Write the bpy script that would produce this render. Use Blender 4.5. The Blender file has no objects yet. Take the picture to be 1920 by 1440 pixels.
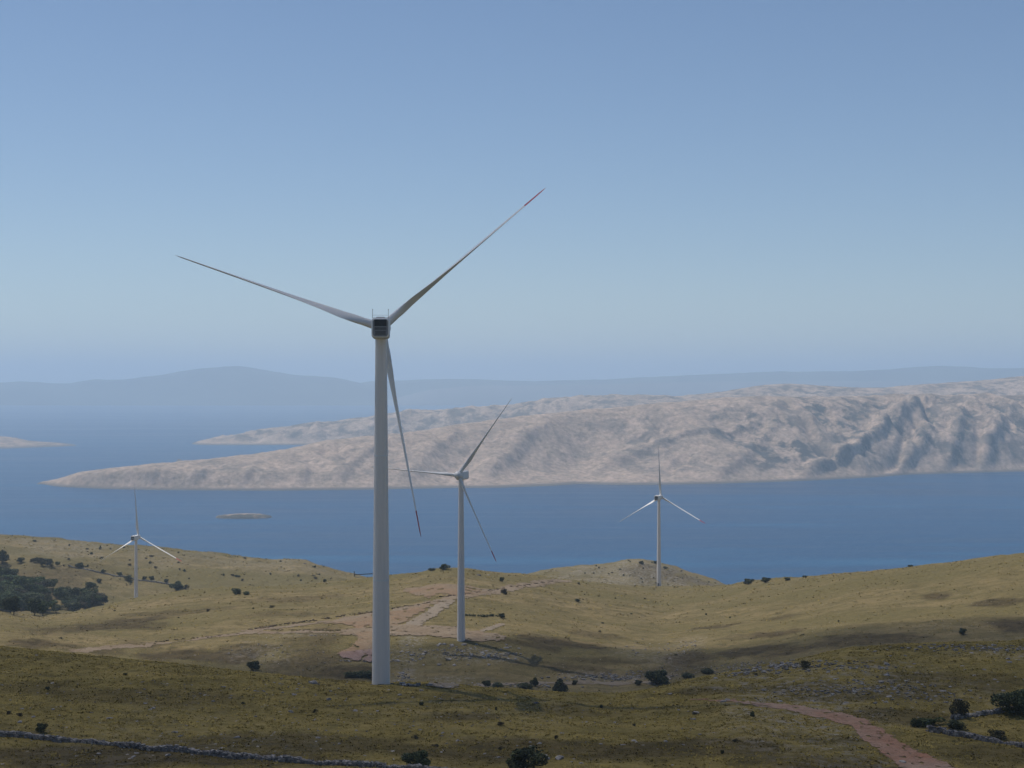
import bpy, math, random
import numpy as np
from mathutils import Vector, Matrix, Euler
from mathutils.bvhtree import BVHTree

R = math.radians
random.seed(7)
rng = np.random.default_rng(11)
scene = bpy.context.scene
COL = scene.collection

# ------------------------------------------------------------------ camera, sky, sun, exposure
F = 3200.0            # focal length in photo pixels (1920 wide)
U0, V0 = 960.0, 712.0  # where the horizon straight ahead falls in the photo
SEA = -230.0
cam_d = bpy.data.cameras.new('camera')
cam = bpy.data.objects.new('camera', cam_d)
COL.objects.link(cam)
cam_d.sensor_width = 36.0
cam_d.lens = 60.0
cam_d.shift_y = -8.0 / 1920.0
cam_d.clip_start = 0.5
cam_d.clip_end = 200000.0
cam.location = (0, 0, 0)
cam.rotation_euler = (R(90), 0, 0)
scene.camera = cam

SUN_AZ, SUN_EL = R(-54), R(63)       # azimuth from +Y, clockwise positive
world = bpy.data.worlds.new('World')
scene.world = world
world.use_nodes = True
wn = world.node_tree
sky = wn.nodes.new('ShaderNodeTexSky')
sky.sky_type = 'NISHITA'
sky.sun_disc = False
sky.sun_elevation = SUN_EL
sky.sun_rotation = SUN_AZ
sky.altitude = 300
sky.air_density = 0.8
sky.dust_density = 0.25
sky.ozone_density = 1.0
tint = wn.nodes.new('ShaderNodeMix'); tint.data_type = 'RGBA'; tint.blend_type = 'MULTIPLY'
tint.inputs[0].default_value = 1.0; tint.inputs[7].default_value = (0.845, 0.895, 0.96, 1)
wn.links.new(sky.outputs[0], tint.inputs[6])
wn.links.new(tint.outputs[2], wn.nodes['Background'].inputs[0])
wn.nodes['Background'].inputs[1].default_value = 0.104
sun_d = bpy.data.lights.new('sun', 'SUN')
sun_d.energy = 5.0
sun_d.angle = R(0.5)
sun_d.color = (1.0, 0.94, 0.86)
sun = bpy.data.objects.new('sun', sun_d)
COL.objects.link(sun)
to_sun = Vector((math.sin(SUN_AZ) * math.cos(SUN_EL), math.cos(SUN_AZ) * math.cos(SUN_EL), math.sin(SUN_EL)))
sun.rotation_euler = to_sun.to_track_quat('Z', 'Y').to_euler()
sun.location = (-300, 100, 400)
scene.view_settings.view_transform = 'Standard'
scene.view_settings.look = 'None'
scene.view_settings.gamma = 1.0
scene.view_settings.exposure = -0.15
scene.cycles.volume_bounces = 4
scene.cycles.max_bounces = 6
scene.cycles.transparent_max_bounces = 16

# ------------------------------------------------------------------ helpers
def tag(o, label=None, cat=None, group=None, kind=None):
    if label: o['label'] = label
    if cat: o['category'] = cat
    if group: o['group'] = group
    if kind: o['kind'] = kind
    return o

def mesh_np(name, V, faces, mats, smooth=True, parent=None, mat_idx=None, attrs=None):
    """faces: (N,3) or (N,4) array, or list of such arrays"""
    me = bpy.data.meshes.new(name)
    V = np.asarray(V, dtype=np.float32)
    if not isinstance(faces, list): faces = [faces]
    faces = [np.asarray(f, dtype=np.int32) for f in faces if len(f)]
    loops = np.concatenate([f.ravel() for f in faces])
    tot = np.concatenate([np.full(len(f), f.shape[1], np.int32) for f in faces])
    st = np.concatenate([[0], np.cumsum(tot)[:-1]]).astype(np.int32)
    me.vertices.add(len(V)); me.vertices.foreach_set('co', V.ravel())
    me.loops.add(len(loops)); me.loops.foreach_set('vertex_index', loops)
    me.polygons.add(len(tot)); me.polygons.foreach_set('loop_start', st)
    me.polygons.foreach_set('loop_total', tot)
    if not isinstance(mats, (list, tuple)): mats = [mats]
    for m in mats: me.materials.append(m)
    if mat_idx is not None: me.polygons.foreach_set('material_index', np.asarray(mat_idx, np.int32))
    me.polygons.foreach_set('use_smooth', np.full(len(tot), smooth, bool))
    for k, a in (attrs or {}).items():
        at = me.attributes.new(k, 'FLOAT', 'POINT')
        at.data.foreach_set('value', np.asarray(a, np.float32))
    me.update(calc_edges=True)
    me.validate()
    o = bpy.data.objects.new(name, me)
    COL.objects.link(o)
    if parent: o.parent = parent
    return o

def empty(name, loc=(0, 0, 0), rz=0.0):
    o = bpy.data.objects.new(name, None)
    o.empty_display_size = 0.5
    COL.objects.link(o); o.location = loc; o.rotation_euler = (0, 0, rz)
    return o

def children_of(o, table):
    return table.get(o.name, [])

def copy_tree(o, parent=None):
    c = o.copy(); COL.objects.link(c)
    if parent is not None: c.parent = parent
    for ch in list(o.children): copy_tree(ch, c)
    return c

def _hash(ix, iy, seed):
    h = (ix.astype(np.int64) * 374761393 + iy.astype(np.int64) * 668265263 + seed * 1442695041) & 0xffffffff
    h = ((h ^ (h >> 13)) * 1274126177) & 0xffffffff
    h = h ^ (h >> 16)
    return h

def perlin(x, y, seed=0):
    xi = np.floor(x); yi = np.floor(y); xf = x - xi; yf = y - yi
    xi = xi.astype(np.int64); yi = yi.astype(np.int64)
    def g(dx, dy):
        a = (_hash(xi + dx, yi + dy, seed) & 0xffff) / 65536.0 * 2 * np.pi
        return np.cos(a) * (xf - dx) + np.sin(a) * (yf - dy)
    u = xf * xf * xf * (xf * (xf * 6 - 15) + 10); v = yf * yf * yf * (yf * (yf * 6 - 15) + 10)
    a = g(0, 0) * (1 - u) + g(1, 0) * u
    b = g(0, 1) * (1 - u) + g(1, 1) * u
    return (a * (1 - v) + b * v) * 1.5

def fbm(x, y, seed=0, octv=4, gain=0.5):
    s = 0; a = 1.0; f = 1.0
    for k in range(octv):
        s = s + a * perlin(x * f + 17.3 * k, y * f - 9.1 * k, seed + k); a *= gain; f *= 2.03
    return s

def ridged(x, y, seed=0, octv=4, gain=0.5):
    s = 0; a = 1.0; f = 1.0
    for k in range(octv):
        s = s + a * (1 - np.abs(perlin(x * f + 3.7 * k, y * f + 5.2 * k, seed + k)) * 2); a *= gain; f *= 2.1
    return s

def pchip(K, Z, Y):
    """K, Z: (k, n) knots per column of Y (n,), monotone cubic"""
    k = K.shape[0]
    h = K[1:] - K[:-1]; d = (Z[1:] - Z[:-1]) / h
    m = np.zeros_like(Z)
    m[0] = d[0]; m[-1] = d[-1]
    for i in range(1, k - 1):
        w1 = 2 * h[i] + h[i - 1]; w2 = h[i] + 2 * h[i - 1]
        ok = d[i - 1] * d[i] > 0
        with np.errstate(divide='ignore', invalid='ignore'):
            hm = (w1 + w2) / (w1 / d[i - 1] + w2 / d[i])
        m[i] = np.where(ok, hm, 0)
    out = Z[0] + m[0] * (Y - K[0])
    for i in range(k - 1):
        t = np.clip((Y - K[i]) / h[i], 0, 1)
        v = ((2 * t**3 - 3 * t**2 + 1) * Z[i] + (t**3 - 2 * t**2 + t) * h[i] * m[i]
             + (-2 * t**3 + 3 * t**2) * Z[i + 1] + (t**3 - t**2) * h[i] * m[i + 1])
        out = np.where(Y >= K[i], v, out)
    return out

def smooth_interp(pts, u):
    """piecewise linear through (u, value) points, rounded with a small box blur"""
    p = np.array(pts, float)
    gx = np.arange(-2000, 4001, 4.0)
    gv = np.interp(gx, p[:, 0], p[:, 1])
    ker = np.hanning(13); ker /= ker.sum()
    gv2 = np.convolve(np.pad(gv, 6, mode='edge'), ker, 'valid')
    return np.interp(u, gx, gv2)

# ------------------------------------------------------------------ node materials
def new_mat(name):
    m = bpy.data.materials.new(name); m.use_nodes = True
    nt = m.node_tree; b = nt.nodes['Principled BSDF']
    return m, nt, b

class NT:
    def __init__(s, nt): s.nt = nt
    def n(s, t, **kw):
        nd = s.nt.nodes.new(t)
        for k, v in kw.items():
            if k.startswith('i_'): nd.inputs[int(k[2:])].default_value = v
            else: setattr(nd, k, v)
        return nd
    def l(s, a, b): s.nt.links.new(a, b)
    def coords(s, scale=(1, 1, 1), world=True):
        if world:
            g = s.n('ShaderNodeNewGeometry'); out = g.outputs['Position']
        else:
            g = s.n('ShaderNodeTexCoord'); out = g.outputs['Object']
        mp = s.n('ShaderNodeMapping'); mp.inputs['Scale'].default_value = scale
        s.l(out, mp.inputs['Vector']); return mp.outputs[0]
    def noise(s, vec, scale, detail=4, rough=0.55, dist=0.0):
        nd = s.n('ShaderNodeTexNoise'); nd.inputs['Scale'].default_value = scale
        nd.inputs['Detail'].default_value = detail; nd.inputs['Roughness'].default_value = rough
        nd.inputs['Distortion'].default_value = dist
        s.l(vec, nd.inputs['Vector']); return nd.outputs['Fac']
    def ramp(s, fac, stops, interp='LINEAR'):
        r = s.n('ShaderNodeValToRGB'); cr = r.color_ramp; cr.interpolation = interp
        while len(cr.elements) < len(stops): cr.elements.new(0.5)
        for e, (p, c) in zip(cr.elements, stops):
            e.position = p; e.color = (*c, 1) if len(c) == 3 else c
        s.l(fac, r.inputs[0]); return r.outputs[0]
    def mix(s, fac, a, b, mode='MIX'):
        m = s.n('ShaderNodeMix', data_type='RGBA', blend_type=mode)
        for sock, v in ((m.inputs[0], fac), (m.inputs[6], a), (m.inputs[7], b)):
            if isinstance(v, (int, float)): sock.default_value = v
            elif isinstance(v, tuple): sock.default_value = (*v, 1)
            else: s.l(v, sock)
        return m.outputs[2]
    def math(s, op, a, b=None, clamp=False):
        m = s.n('ShaderNodeMath', operation=op, use_clamp=clamp)
        for sock, v in zip(m.inputs, (a, b)):
            if v is None: continue
            if isinstance(v, (int, float)): sock.default_value = v
            else: s.l(v, sock)
        return m.outputs[0]
    def attr(s, name):
        a = s.n('ShaderNodeAttribute', attribute_name=name); return a.outputs['Fac']
    def bump(s, h, strength, dist, normal=None):
        b = s.n('ShaderNodeBump'); b.inputs['Strength'].default_value = strength
        b.inputs['Distance'].default_value = dist; s.l(h, b.inputs['Height'])
        if normal is not None: s.l(normal, b.inputs['Normal'])
        return b.outputs[0]

def simple_mat(name, col, rough=0.7, var=0.15, scale=3.0, spec=0.3, world=False, metallic=0.0):
    m, nt, b = new_mat(name); N = NT(nt)
    c = N.coords(world=world)
    f = N.noise(c, scale, 5, 0.6)
    lo = tuple(x * (1 - var) for x in col); hi = tuple(min(1, x * (1 + var)) for x in col)
    N.l(N.ramp(f, [(0.3, lo), (0.7, hi)]), b.inputs['Base Color'])
    b.inputs['Roughness'].default_value = rough
    b.inputs['Specular IOR Level'].default_value = spec
    b.inputs['Metallic'].default_value = metallic
    return m

# ------------------------------------------------------------------ land heightfield
def land_knots(u):
    S = lambda p: smooth_interp(p, u)
    one = np.ones_like(u)
    vc = S([(-900, 1190), (0, 1213), (150, 1229), (250, 1239), (330, 1246), (450, 1259), (520, 1266), (600, 1275), (700, 1280),
            (800, 1283), (900, 1290), (1000, 1297), (1100, 1302), (1165, 1303), (1240, 1288), (1300, 1273), (1400, 1254),
            (1480, 1238), (1600, 1216), (1700, 1209), (1800, 1204), (1920, 1200), (2600, 1188)])
    Yc = S([(-900, 250), (0, 230), (400, 218), (700, 208), (1000, 203), (1165, 205), (1400, 222), (1600, 230), (1920, 238), (2800, 250)])
    v5 = S([(-900, 1340), (0, 1345), (700, 1358), (1200, 1362), (1400, 1352), (1600, 1356), (1750, 1362), (1920, 1362), (2800, 1350)])
    v4 = S([(-900, 1446), (0, 1450), (900, 1450), (1500, 1452), (1750, 1458), (1920, 1460), (2800, 1450)])
    v8 = S([(-900, 1220), (0, 1232), (300, 1252), (600, 1277), (820, 1286), (1000, 1289), (1165, 1294), (1240, 1284), (1400, 1262), (1600, 1226), (1920, 1210), (2800, 1200)])
    v9 = S([(-900, 1180), (0, 1190), (150, 1196), (300, 1206), (480, 1194), (700, 1192), (950, 1195), (1100, 1216), (1240, 1228), (1400, 1216), (1600, 1186), (1920, 1168), (2800, 1150)])
    v10 = S([(-900, 1130), (0, 1147), (40, 1152), (75, 1157), (130, 1150), (210, 1133), (256, 1122), (330, 1110), (450, 1100), (560, 1097), (640, 1090), (700, 1080), (770, 1075),
             (830, 1066), (870, 1066), (930, 1074), (1000, 1078), (1040, 1085), (1100, 1092), (1200, 1099), (1237, 1102), (1340, 1097),
             (1400, 1090), (1500, 1083), (1600, 1073), (1700, 1063), (1800, 1052), (1860, 1043), (1920, 1037), (2800, 960)])
    Y10 = S([(-900, 600), (0, 640), (256, 700), (600, 725), (850, 700), (1000, 760), (1237, 850), (1400, 760), (1600, 680), (1920, 620), (2800, 560)])
    v11 = S([(-900, 1150), (0, 1166), (75, 1168), (256, 1170), (400, 1150), (700, 1122), (900, 1112), (1000, 1112), (1237, 1128), (1400, 1130), (1920, 1085), (2800, 1010)])
    v12 = S([(-900, 985), (0, 1001), (60, 1008), (130, 1013), (200, 1020), (270, 1025), (360, 1032), (440, 1043), (530, 1050), (570, 1052), (600, 1060),
             (640, 1072), (680, 1081), (720, 1098), (800, 1110), (930, 1100), (980, 1081), (1010, 1072), (1050, 1064), (1100, 1058), (1150, 1055), (1180, 1047),
             (1195, 1046), (1220, 1049), (1250, 1057), (1300, 1075), (1345, 1092), (1400, 1118), (1500, 1135), (1920, 1120), (2800, 1080)])
    Y12 = S([(-900, 1080), (0, 1080), (600, 1060), (1000, 1120), (1400, 1120), (2800, 1100)])
    K = np.stack([2 * one, 20 * one, 60 * one, 110 * one, 150 * one, 178 * one, Yc, 300 * one, 430 * one, 476 * one, Y10, Y10 + 130, Y12, 1450 * one, 1900 * one])
    Z = np.stack([3432 * one, 1992 * one, 1672 * one, 1541 * one, v4, v5, vc, np.maximum(vc, v8) + 34, v8, v9, v10, v11, v12, np.maximum(v12, v11) + 70, 1165 * one])
    return K, Z

def fan_grid(Ys, us, apex):
    s = (us - U0) / F
    X = s[None, :] * (Ys[:, None] + apex)
    Y = np.repeat(Ys[:, None], len(us), 1)
    return X, Y

def grid_faces(nr, nc):
    i = np.arange(nr * nc).reshape(nr, nc)
    return np.stack([i[:-1, :-1], i[:-1, 1:], i[1:, 1:], i[1:, :-1]], -1).reshape(-1, 4)

YROWS = np.concatenate([np.geomspace(2, 130, 40)[:-1], np.arange(130, 262, 0.55), np.arange(262, 400, 2.5), np.arange(400, 760, 1.1),
                        np.arange(760, 1200, 3.0), np.linspace(1200, 1950, 40)])
UCOLS = np.arange(-760, 2700, 4.6)
APEX = 40.0
gx, gy = fan_grid(YROWS, UCOLS, APEX)
uu = np.clip(U0 + F * gx / gy, -900, 2800).ravel()
K, Z = land_knots(uu)
vv = pchip(K, Z, gy.ravel())
gz = (V0 - vv) / F * gy.ravel()
xf, yf = gx.ravel(), gy.ravel()
amp = np.clip((yf - 60) / 120, 0, 1)
gz = gz + amp * ((0.20 + 0.14 * np.clip((yf - 300) / 150, 0, 1)) * fbm(xf / 7, yf / 7, 3, 4, 0.6) + 0.35 * np.clip(yf / 400, .3, 2.5) * fbm(xf / 38, yf / 38, 9, 3))
gz = gz + np.clip((yf - 700) / 300, 0, 1) * 1.2 * fbm(xf / 30, yf / 30, 21, 4, 0.6)
LV = np.stack([xf, yf, gz], 1)
LF = grid_faces(len(YROWS), len(UCOLS))
land_bvh = BVHTree.FromPolygons([tuple(v) for v in LV.tolist()], [tuple(f) for f in LF.tolist()])

def ray(u, v):
    return Vector(((u - U0) / F, 1.0, (V0 - v) / F)).normalized()

def hit(u, v, near=60.0):
    d = ray(u, v)
    for k in range(12):
        p, n, i, t = land_bvh.ray_cast(d * near, d, 3000)
        if p is not None: return p, n
        d = ray(u, v + 1.5 * (k + 1))
    return Vector((0, 500, -70)), Vector((0, 0, 1))

def ground(x, y):
    p, n, i, t = land_bvh.ray_cast(Vector((x, y, 500)), Vector((0, 0, -1)), 2000)
    return (p.z, n) if p is not None else (-80.0, Vector((0, 0, 1)))

# brown heather and dry patches, plus a painted shadow smear: (u, v, half-width px, half-height px, amount) on the photo, kept as places on the ground
PATCHES = [(210, 1172, 110, 9, .9), (120, 1180, 60, 10, .6), (330, 1148, 140, 5, .5), (560, 1120, 90, 4, .45), (90, 1208, 70, 9, .8), (350, 1228, 130, 12, .9),
           (460, 1215, 70, 8, .6), (270, 1206, 50, 7, .5), (520, 1152, 80, 4, .4), (640, 1262, 80, 12, .8), (560, 1268, 60, 8, .6),
           (1050, 1203, 70, 9, .9), (1010, 1212, 60, 7, .7), (1110, 1190, 50, 5, .5), (1310, 1232, 60, 14, 1.), (1380, 1222, 90, 9, .8), (1440, 1190, 60, 6, .8),  # first two paint the dark shadow smear right of the second tower
           (1350, 1175, 50, 4, .7), (1470, 1158, 40, 4, .5), (1755, 1120, 30, 6, .7), (1860, 1130, 40, 6, .7), (1900, 1172, 40, 10, .9), (1640, 1195, 90, 10, .7),
           (1520, 1215, 110, 9, .7), (1250, 1262, 90, 10, .6), (1080, 1255, 70, 8, .5), (1010, 1245, 50, 6, .4), (1150, 1240, 80, 6, .5),
           (1000, 1410, 260, 22, .7), (300, 1310, 260, 16, .45), (560, 1395, 240, 18, .6), (120, 1420, 200, 22, .8), (420, 1425, 200, 18, .8),
           (1300, 1405, 220, 16, .7), (1500, 1425, 180, 14, .6), (880, 1345, 90, 8, .6), (1650, 1300, 160, 14, .5), (1480, 1290, 110, 10, .5), (1800, 1280, 120, 12, .45),
           (1700, 1345, 90, 14, .6), (1870, 1415, 110, 22, .5), (60, 1290, 120, 14, .4), (1560, 1385, 90, 10, .5), (1120, 1340, 120, 9, .35),
           (1340, 1296, 110, 8, .6), (1200, 1330, 140, 8, .3), (70, 1098, 90, 40, .5), (160, 1070, 60, 14, .3), (1270, 1082, 60, 10, .6), (1210, 1075, 40, 14, .45)]
pt = np.zeros(len(xf))
wob = fbm(xf / 16, yf / 22, 41, 4, 0.6) * 0.55
for (pu, pv, hw, hh, am) in PATCHES:
    p, _ = hit(pu, pv)
    p1, _ = hit(pu, min(pv + hh, 1439)); p2, _ = hit(pu, pv - hh)
    hy = max(3.0, min(abs(p2.y - p1.y) / 2, 60)); hx = hw / F * p.y
    q = np.sqrt(((xf - p.x) / hx) ** 2 + ((yf - p.y) / hy) ** 2)
    pt = np.maximum(pt, min(1, am * 1.25) * np.clip((1.3 - q + wob) / 0.6, 0, 1))

# grass material
grass_mat, nt, bs = new_mat('dry_karst_grass'); N = NT(nt)
wc = N.coords((1, 1, 1))
ws = N.coords((0.35, 1.0, 1.0))
big = N.noise(ws, 0.020, 5, 0.6, 0.6)
med = N.noise(ws, 0.13, 6, 0.62, 0.8)
fine = N.noise(wc, 0.9, 6, 0.68)
tiny = N.noise(wc, 3.4, 4, 0.7)
mot = N.noise(wc, 0.33, 6, 0.7, 0.4)
straw = N.ramp(med, [(0.36, (0.092, 0.076, 0.030)), (0.48, (0.170, 0.132, 0.060)), (0.60, (0.262, 0.196, 0.100))])
straw = N.mix(N.ramp(mot, [(0.36, (1, 1, 1)), (0.50, (0, 0, 0))]), straw, (0.070, 0.058, 0.026))
olive = N.ramp(fine, [(0.30, (0.052, 0.047, 0.018)), (0.52, (0.115, 0.098, 0.036)), (0.72, (0.190, 0.150, 0.062))])
basec = N.mix(N.ramp(big, [(0.40, (0, 0, 0)), (0.60, (1, 1, 1))]), straw, olive)
basec = N.mix(0.45, basec, N.ramp(tiny, [(0.33, (0.028, 0.024, 0.012)), (0.5, (0.14, 0.112, 0.048)), (0.68, (0.24, 0.19, 0.095))]))
heath = N.ramp(mot, [(0.36, (0.018, 0.013, 0.007)), (0.64, (0.075, 0.053, 0.026))])
near_brighten = N.mix(0.5, N.ramp(mot, [(0.36, (0.100, 0.074, 0.019)), (0.5, (0.235, 0.178, 0.046)), (0.64, (0.33, 0.247, 0.070))]), N.ramp(med, [(0.38, (0.120, 0.090, 0.024)), (0.5, (0.240, 0.182, 0.048)), (0.62, (0.34, 0.252, 0.074))]))  # nearest turf coloured lighter to offset the shade of the cloud
basec = N.mix(N.attr('near_brighten'), basec, near_brighten)
basec = N.mix(N.math('MULTIPLY', N.attr('patch'), 0.78), basec, heath)
# bare pale stones showing through the turf
vor = N.n('ShaderNodeTexVoronoi'); vor.inputs['Scale'].default_value = 0.75; N.l(wc, vor.inputs['Vector'])
spot = N.math('LESS_THAN', vor.outputs['Distance'], 0.13)
spot = N.math('MULTIPLY', spot, N.math('GREATER_THAN', N.math('ADD', N.noise(wc, 0.045, 4, 0.6), N.math('MULTIPLY', N.attr('stony'), 0.25)), 0.60))
basec = N.mix(N.math('MULTIPLY', spot, 0.75), basec, (0.34, 0.32, 0.30))
rk = N.math('MULTIPLY', N.attr('stony'), N.ramp(N.noise(wc, 0.7, 6, 0.75), [(0.47, (0, 0, 0)), (0.60, (1, 1, 1))]))
basec = N.mix(N.math('MULTIPLY', rk, 0.6), basec, (0.30, 0.275, 0.255))
N.l(basec, bs.inputs['Base Color'])
bs.inputs['Roughness'].default_value = 0.95
bs.inputs['Specular IOR Level'].default_value = 0.08
hgt = N.math('ADD', N.math('MULTIPLY', fine, 0.7), N.math('MULTIPLY', tiny, 0.3))
N.l(N.bump(hgt, 0.9, 0.9), bs.inputs['Normal'])

# stony ground: (u, v, half-width, half-height, amount)
STONY = [(1420, 1262, 130, 22, 1.), (1560, 1256, 150, 20, .8), (1640, 1290, 110, 18, .8), (1880, 1225, 120, 14, .8), (780, 1225, 60, 14, .8), (850, 1232, 120, 14, .8),
         (940, 1230, 70, 10, .8), (560, 1190, 50, 5, .5), (1150, 1275, 110, 10, .8), (1230, 1225, 70, 18, .5), (1290, 1210, 30, 12, .5), (760, 1265, 30, 18, .9), (690, 1232, 60, 8, .4),
         (500, 1230, 110, 25, .35), (850, 1275, 60, 6, .8), (1730, 1300, 140, 30, .5), (300, 1380, 330, 60, .25), (900, 1330, 300, 40, .25), (1180, 1072, 180, 26, .95),
         (120, 1022, 120, 14, .7), (330, 1040, 120, 14, .5), (500, 1058, 120, 10, .5), (40, 1018, 60, 12, .4)]
stn = np.zeros(len(xf))
for (pu, pv, hw, hh, am) in STONY:
    p, _ = hit(pu, pv)
    p1, _ = hit(pu, min(pv + hh, 1439)); p2, _ = hit(pu, pv - hh)
    hy = max(3.0, min(abs(p2.y - p1.y) / 2, 80)); hx = hw / F * p.y
    q = np.sqrt(((xf - p.x) / hx) ** 2 + ((yf - p.y) / hy) ** 2)
    stn = np.maximum(stn, am * np.clip((1.2 - q + wob) / 0.8, 0, 1))
near_brighten_v = np.clip((300 - yf) / 60, 0, 1) * 0.75  # brightening painted into the nearest slope only
land = mesh_np('ground', LV, LF, grass_mat, attrs={'patch': pt, 'stony': stn, 'near_brighten': near_brighten_v})
tag(land, 'rolling dry karst grassland under the wind turbines', None, None, 'structure')

# ------------------------------------------------------------------ bare islands across the water
limestone, nt, bs = new_mat('bare_limestone'); N = NT(nt)
wc = N.coords((1, 1, 1))
a = N.noise(wc, 0.006, 6, 0.62, 0.5)
b2 = N.noise(wc, 0.035, 6, 0.68)
colr = N.ramp(a, [(0.34, (0.285, 0.210, 0.155)), (0.5, (0.39, 0.292, 0.222)), (0.66, (0.48, 0.365, 0.285))])
colr = N.mix(N.ramp(b2, [(0.42, (1, 1, 1)), (0.58, (0, 0, 0))]), colr, (0.215, 0.178, 0.130))
crisp = N.noise(wc, 0.10, 6, 0.72)
colr = N.mix(0.55, colr, N.ramp(crisp, [(0.36, (0.14, 0.110, 0.082)), (0.5, (0.36, 0.268, 0.202)), (0.64, (0.56, 0.43, 0.34))]))
colr = N.mix(N.math('MULTIPLY', N.ramp(N.noise(wc, 0.016, 6, 0.74), [(0.46, (0, 0, 0)), (0.57, (1, 1, 1))]), N.math('MULTIPLY', N.attr('scrub'), 1.0)), colr, (0.066, 0.066, 0.060))  # scrub colour, doubling as painted shade on spurs and back ridge
colr = N.mix(N.attr('tide_shade'), colr, (0.12, 0.11, 0.10))  # dark shore band: tide mark plus a painted shadow line above the water
N.l(colr, bs.inputs['Base Color'])
bs.inputs['Roughness'].default_value = 0.95; bs.inputs['Specular IOR Level'].default_value = 0.1
N.l(N.bump(N.math('ADD', a, N.math('ADD', N.math('MULTIPLY', b2, 0.45), N.math('MULTIPLY', crisp, 0.3))), 0.65, 5.0), bs.inputs['Normal'])

def isl_knots(u):
    S = lambda p: smooth_interp(p, u)
    one = np.ones_like(u)
    vs = S([(-1500, 930), (20, 922), (62, 912), (70, 905), (100, 912), (200, 917), (300, 919), (500, 920), (700, 918), (850, 915), (940, 914.5), (1040, 910.5), (1085, 907.5), (1150, 909.5),
            (1240, 909), (1350, 907), (1500, 902), (1640, 895), (1700, 890), (1800, 887), (1920, 884), (3400, 850)])
    vb = S([(-1500, 930), (50, 922), (68, 907), (80, 899), (115, 902), (140, 890), (200, 880), (330, 877), (480, 876), (600, 878), (720, 876), (850, 880), (950, 880), (1040, 885), (1110, 885), (1240, 868), (1350, 850),
            (1500, 838), (1640, 830), (1760, 815), (1920, 805), (3400, 790)])
    vcr = S([(-1500, 930), (40, 922), (66, 911), (80, 903), (120, 896), (130, 889), (160, 884), (240, 874), (400, 861), (500, 848), (620, 826), (700, 817), (760, 812), (850, 797), (950, 785),
             (1000, 778), (1100, 768), (1160, 765), (1240, 757), (1300, 752), (1350, 746), (1420, 743), (1600, 743), (1760, 742), (1920, 741), (3400, 735)])
    dcr = S([(-1500, 150), (70, 120), (240, 170), (600, 300), (850, 390), (1240, 480), (1500, 520), (1920, 480), (3400, 480)])
    va = S([(-1500, 880), (500, 866), (700, 850), (850, 824), (1000, 800), (1240, 768), (1400, 756), (1650, 754), (1920, 752), (3400, 745)])
    v2 = S([(-1500, 770), (-400, 800), (0, 820), (20, 822), (60, 828), (120, 832), (150, 835), (175, 845), (330, 845), (348, 835), (390, 823), (450, 814), (520, 801), (600, 793), (700, 780),
            (760, 770), (850, 766), (930, 762), (1000, 752), (1060, 745), (1120, 741), (1200, 740), (1260, 743), (1300, 740), (1350, 735), (1430, 722),
            (1480, 720), (1560, 725), (1650, 727), (1750, 720), (1850, 712), (1920, 705), (3400, 680)])
    s2 = S([(-1500, 842), (0, 842), (150, 837), (175, 850), (330, 850), (350, 835), (450, 835), (600, 834), (3400, 834)])
    Ys = 736000.0 / (vs - V0)
    vsm = S([(-1500, 930), (20, 922), (70, 912), (200, 917), (300, 919), (500, 920), (700, 918), (850, 914), (1150, 909), (1350, 907), (1500, 902), (1640, 895), (1920, 884), (3400, 850)])
    Ycr = 736000.0 / (vsm - V0) + dcr
    Ys2 = np.clip(736000.0 / (s2 - V0), 5500, 6050)
    Y2 = S([(-1500, 6250), (150, 6000), (348, 6150), (500, 6220), (900, 6300), (1240, 6350), (1430, 6450), (1920, 6450), (3400, 6450)])
    sv = lambda Y, d=12: V0 + (230.0 + d) * F / Y
    Yb = Ys + (Ycr - Ys) * 0.30
    inside = (u > 66)
    vb = np.where(inside, vb, sv(Yb)); vcr2 = np.where(inside, vcr, sv(Ycr))
    va2 = np.where(u < 560, np.maximum(va, sv(5600)), va)
    K = np.stack([Ys - 220, Ys, Yb, Ycr, Ycr + 330, Ys2 - 40 + 0 * u, Y2, Y2 + 1500])
    Zs = np.stack([sv(Ys - 220, 40), np.where(inside, vs, sv(Ys)), vb, vcr2,
                   np.maximum(va2, vcr2 + 9), np.where(u < 640, np.maximum(s2 + 4, sv(Ys2 - 40, 4)), np.minimum(va + 6, 834)), v2, sv(Y2 + 1500, 40)])
    K[5] = np.maximum(K[5], K[4] + 80); K[6] = np.maximum(K[6], K[5] + 120); K[7] = K[6] + 1500
    return K, Zs, Ys, Ycr

IY = np.concatenate([np.arange(3320, 4850, 3.6), np.arange(4850, 5650, 16.0), np.arange(5650, 6700, 6.0), np.arange(6700, 8300, 60.0)])
IU = np.arange(-700, 2650, 4.4)
ix, iy = fan_grid(IY, IU, 0.0)
ixf, iyf = ix.ravel(), iy.ravel()
iu = U0 + F * ixf / iyf
Ki, Zi, Ysh, Ycr_ = isl_knots(iu)
iv = pchip(Ki, Zi, iyf)
iz = (V0 - iv) / F * iyf
hsea = np.clip(iz - SEA, 0, None)
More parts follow.
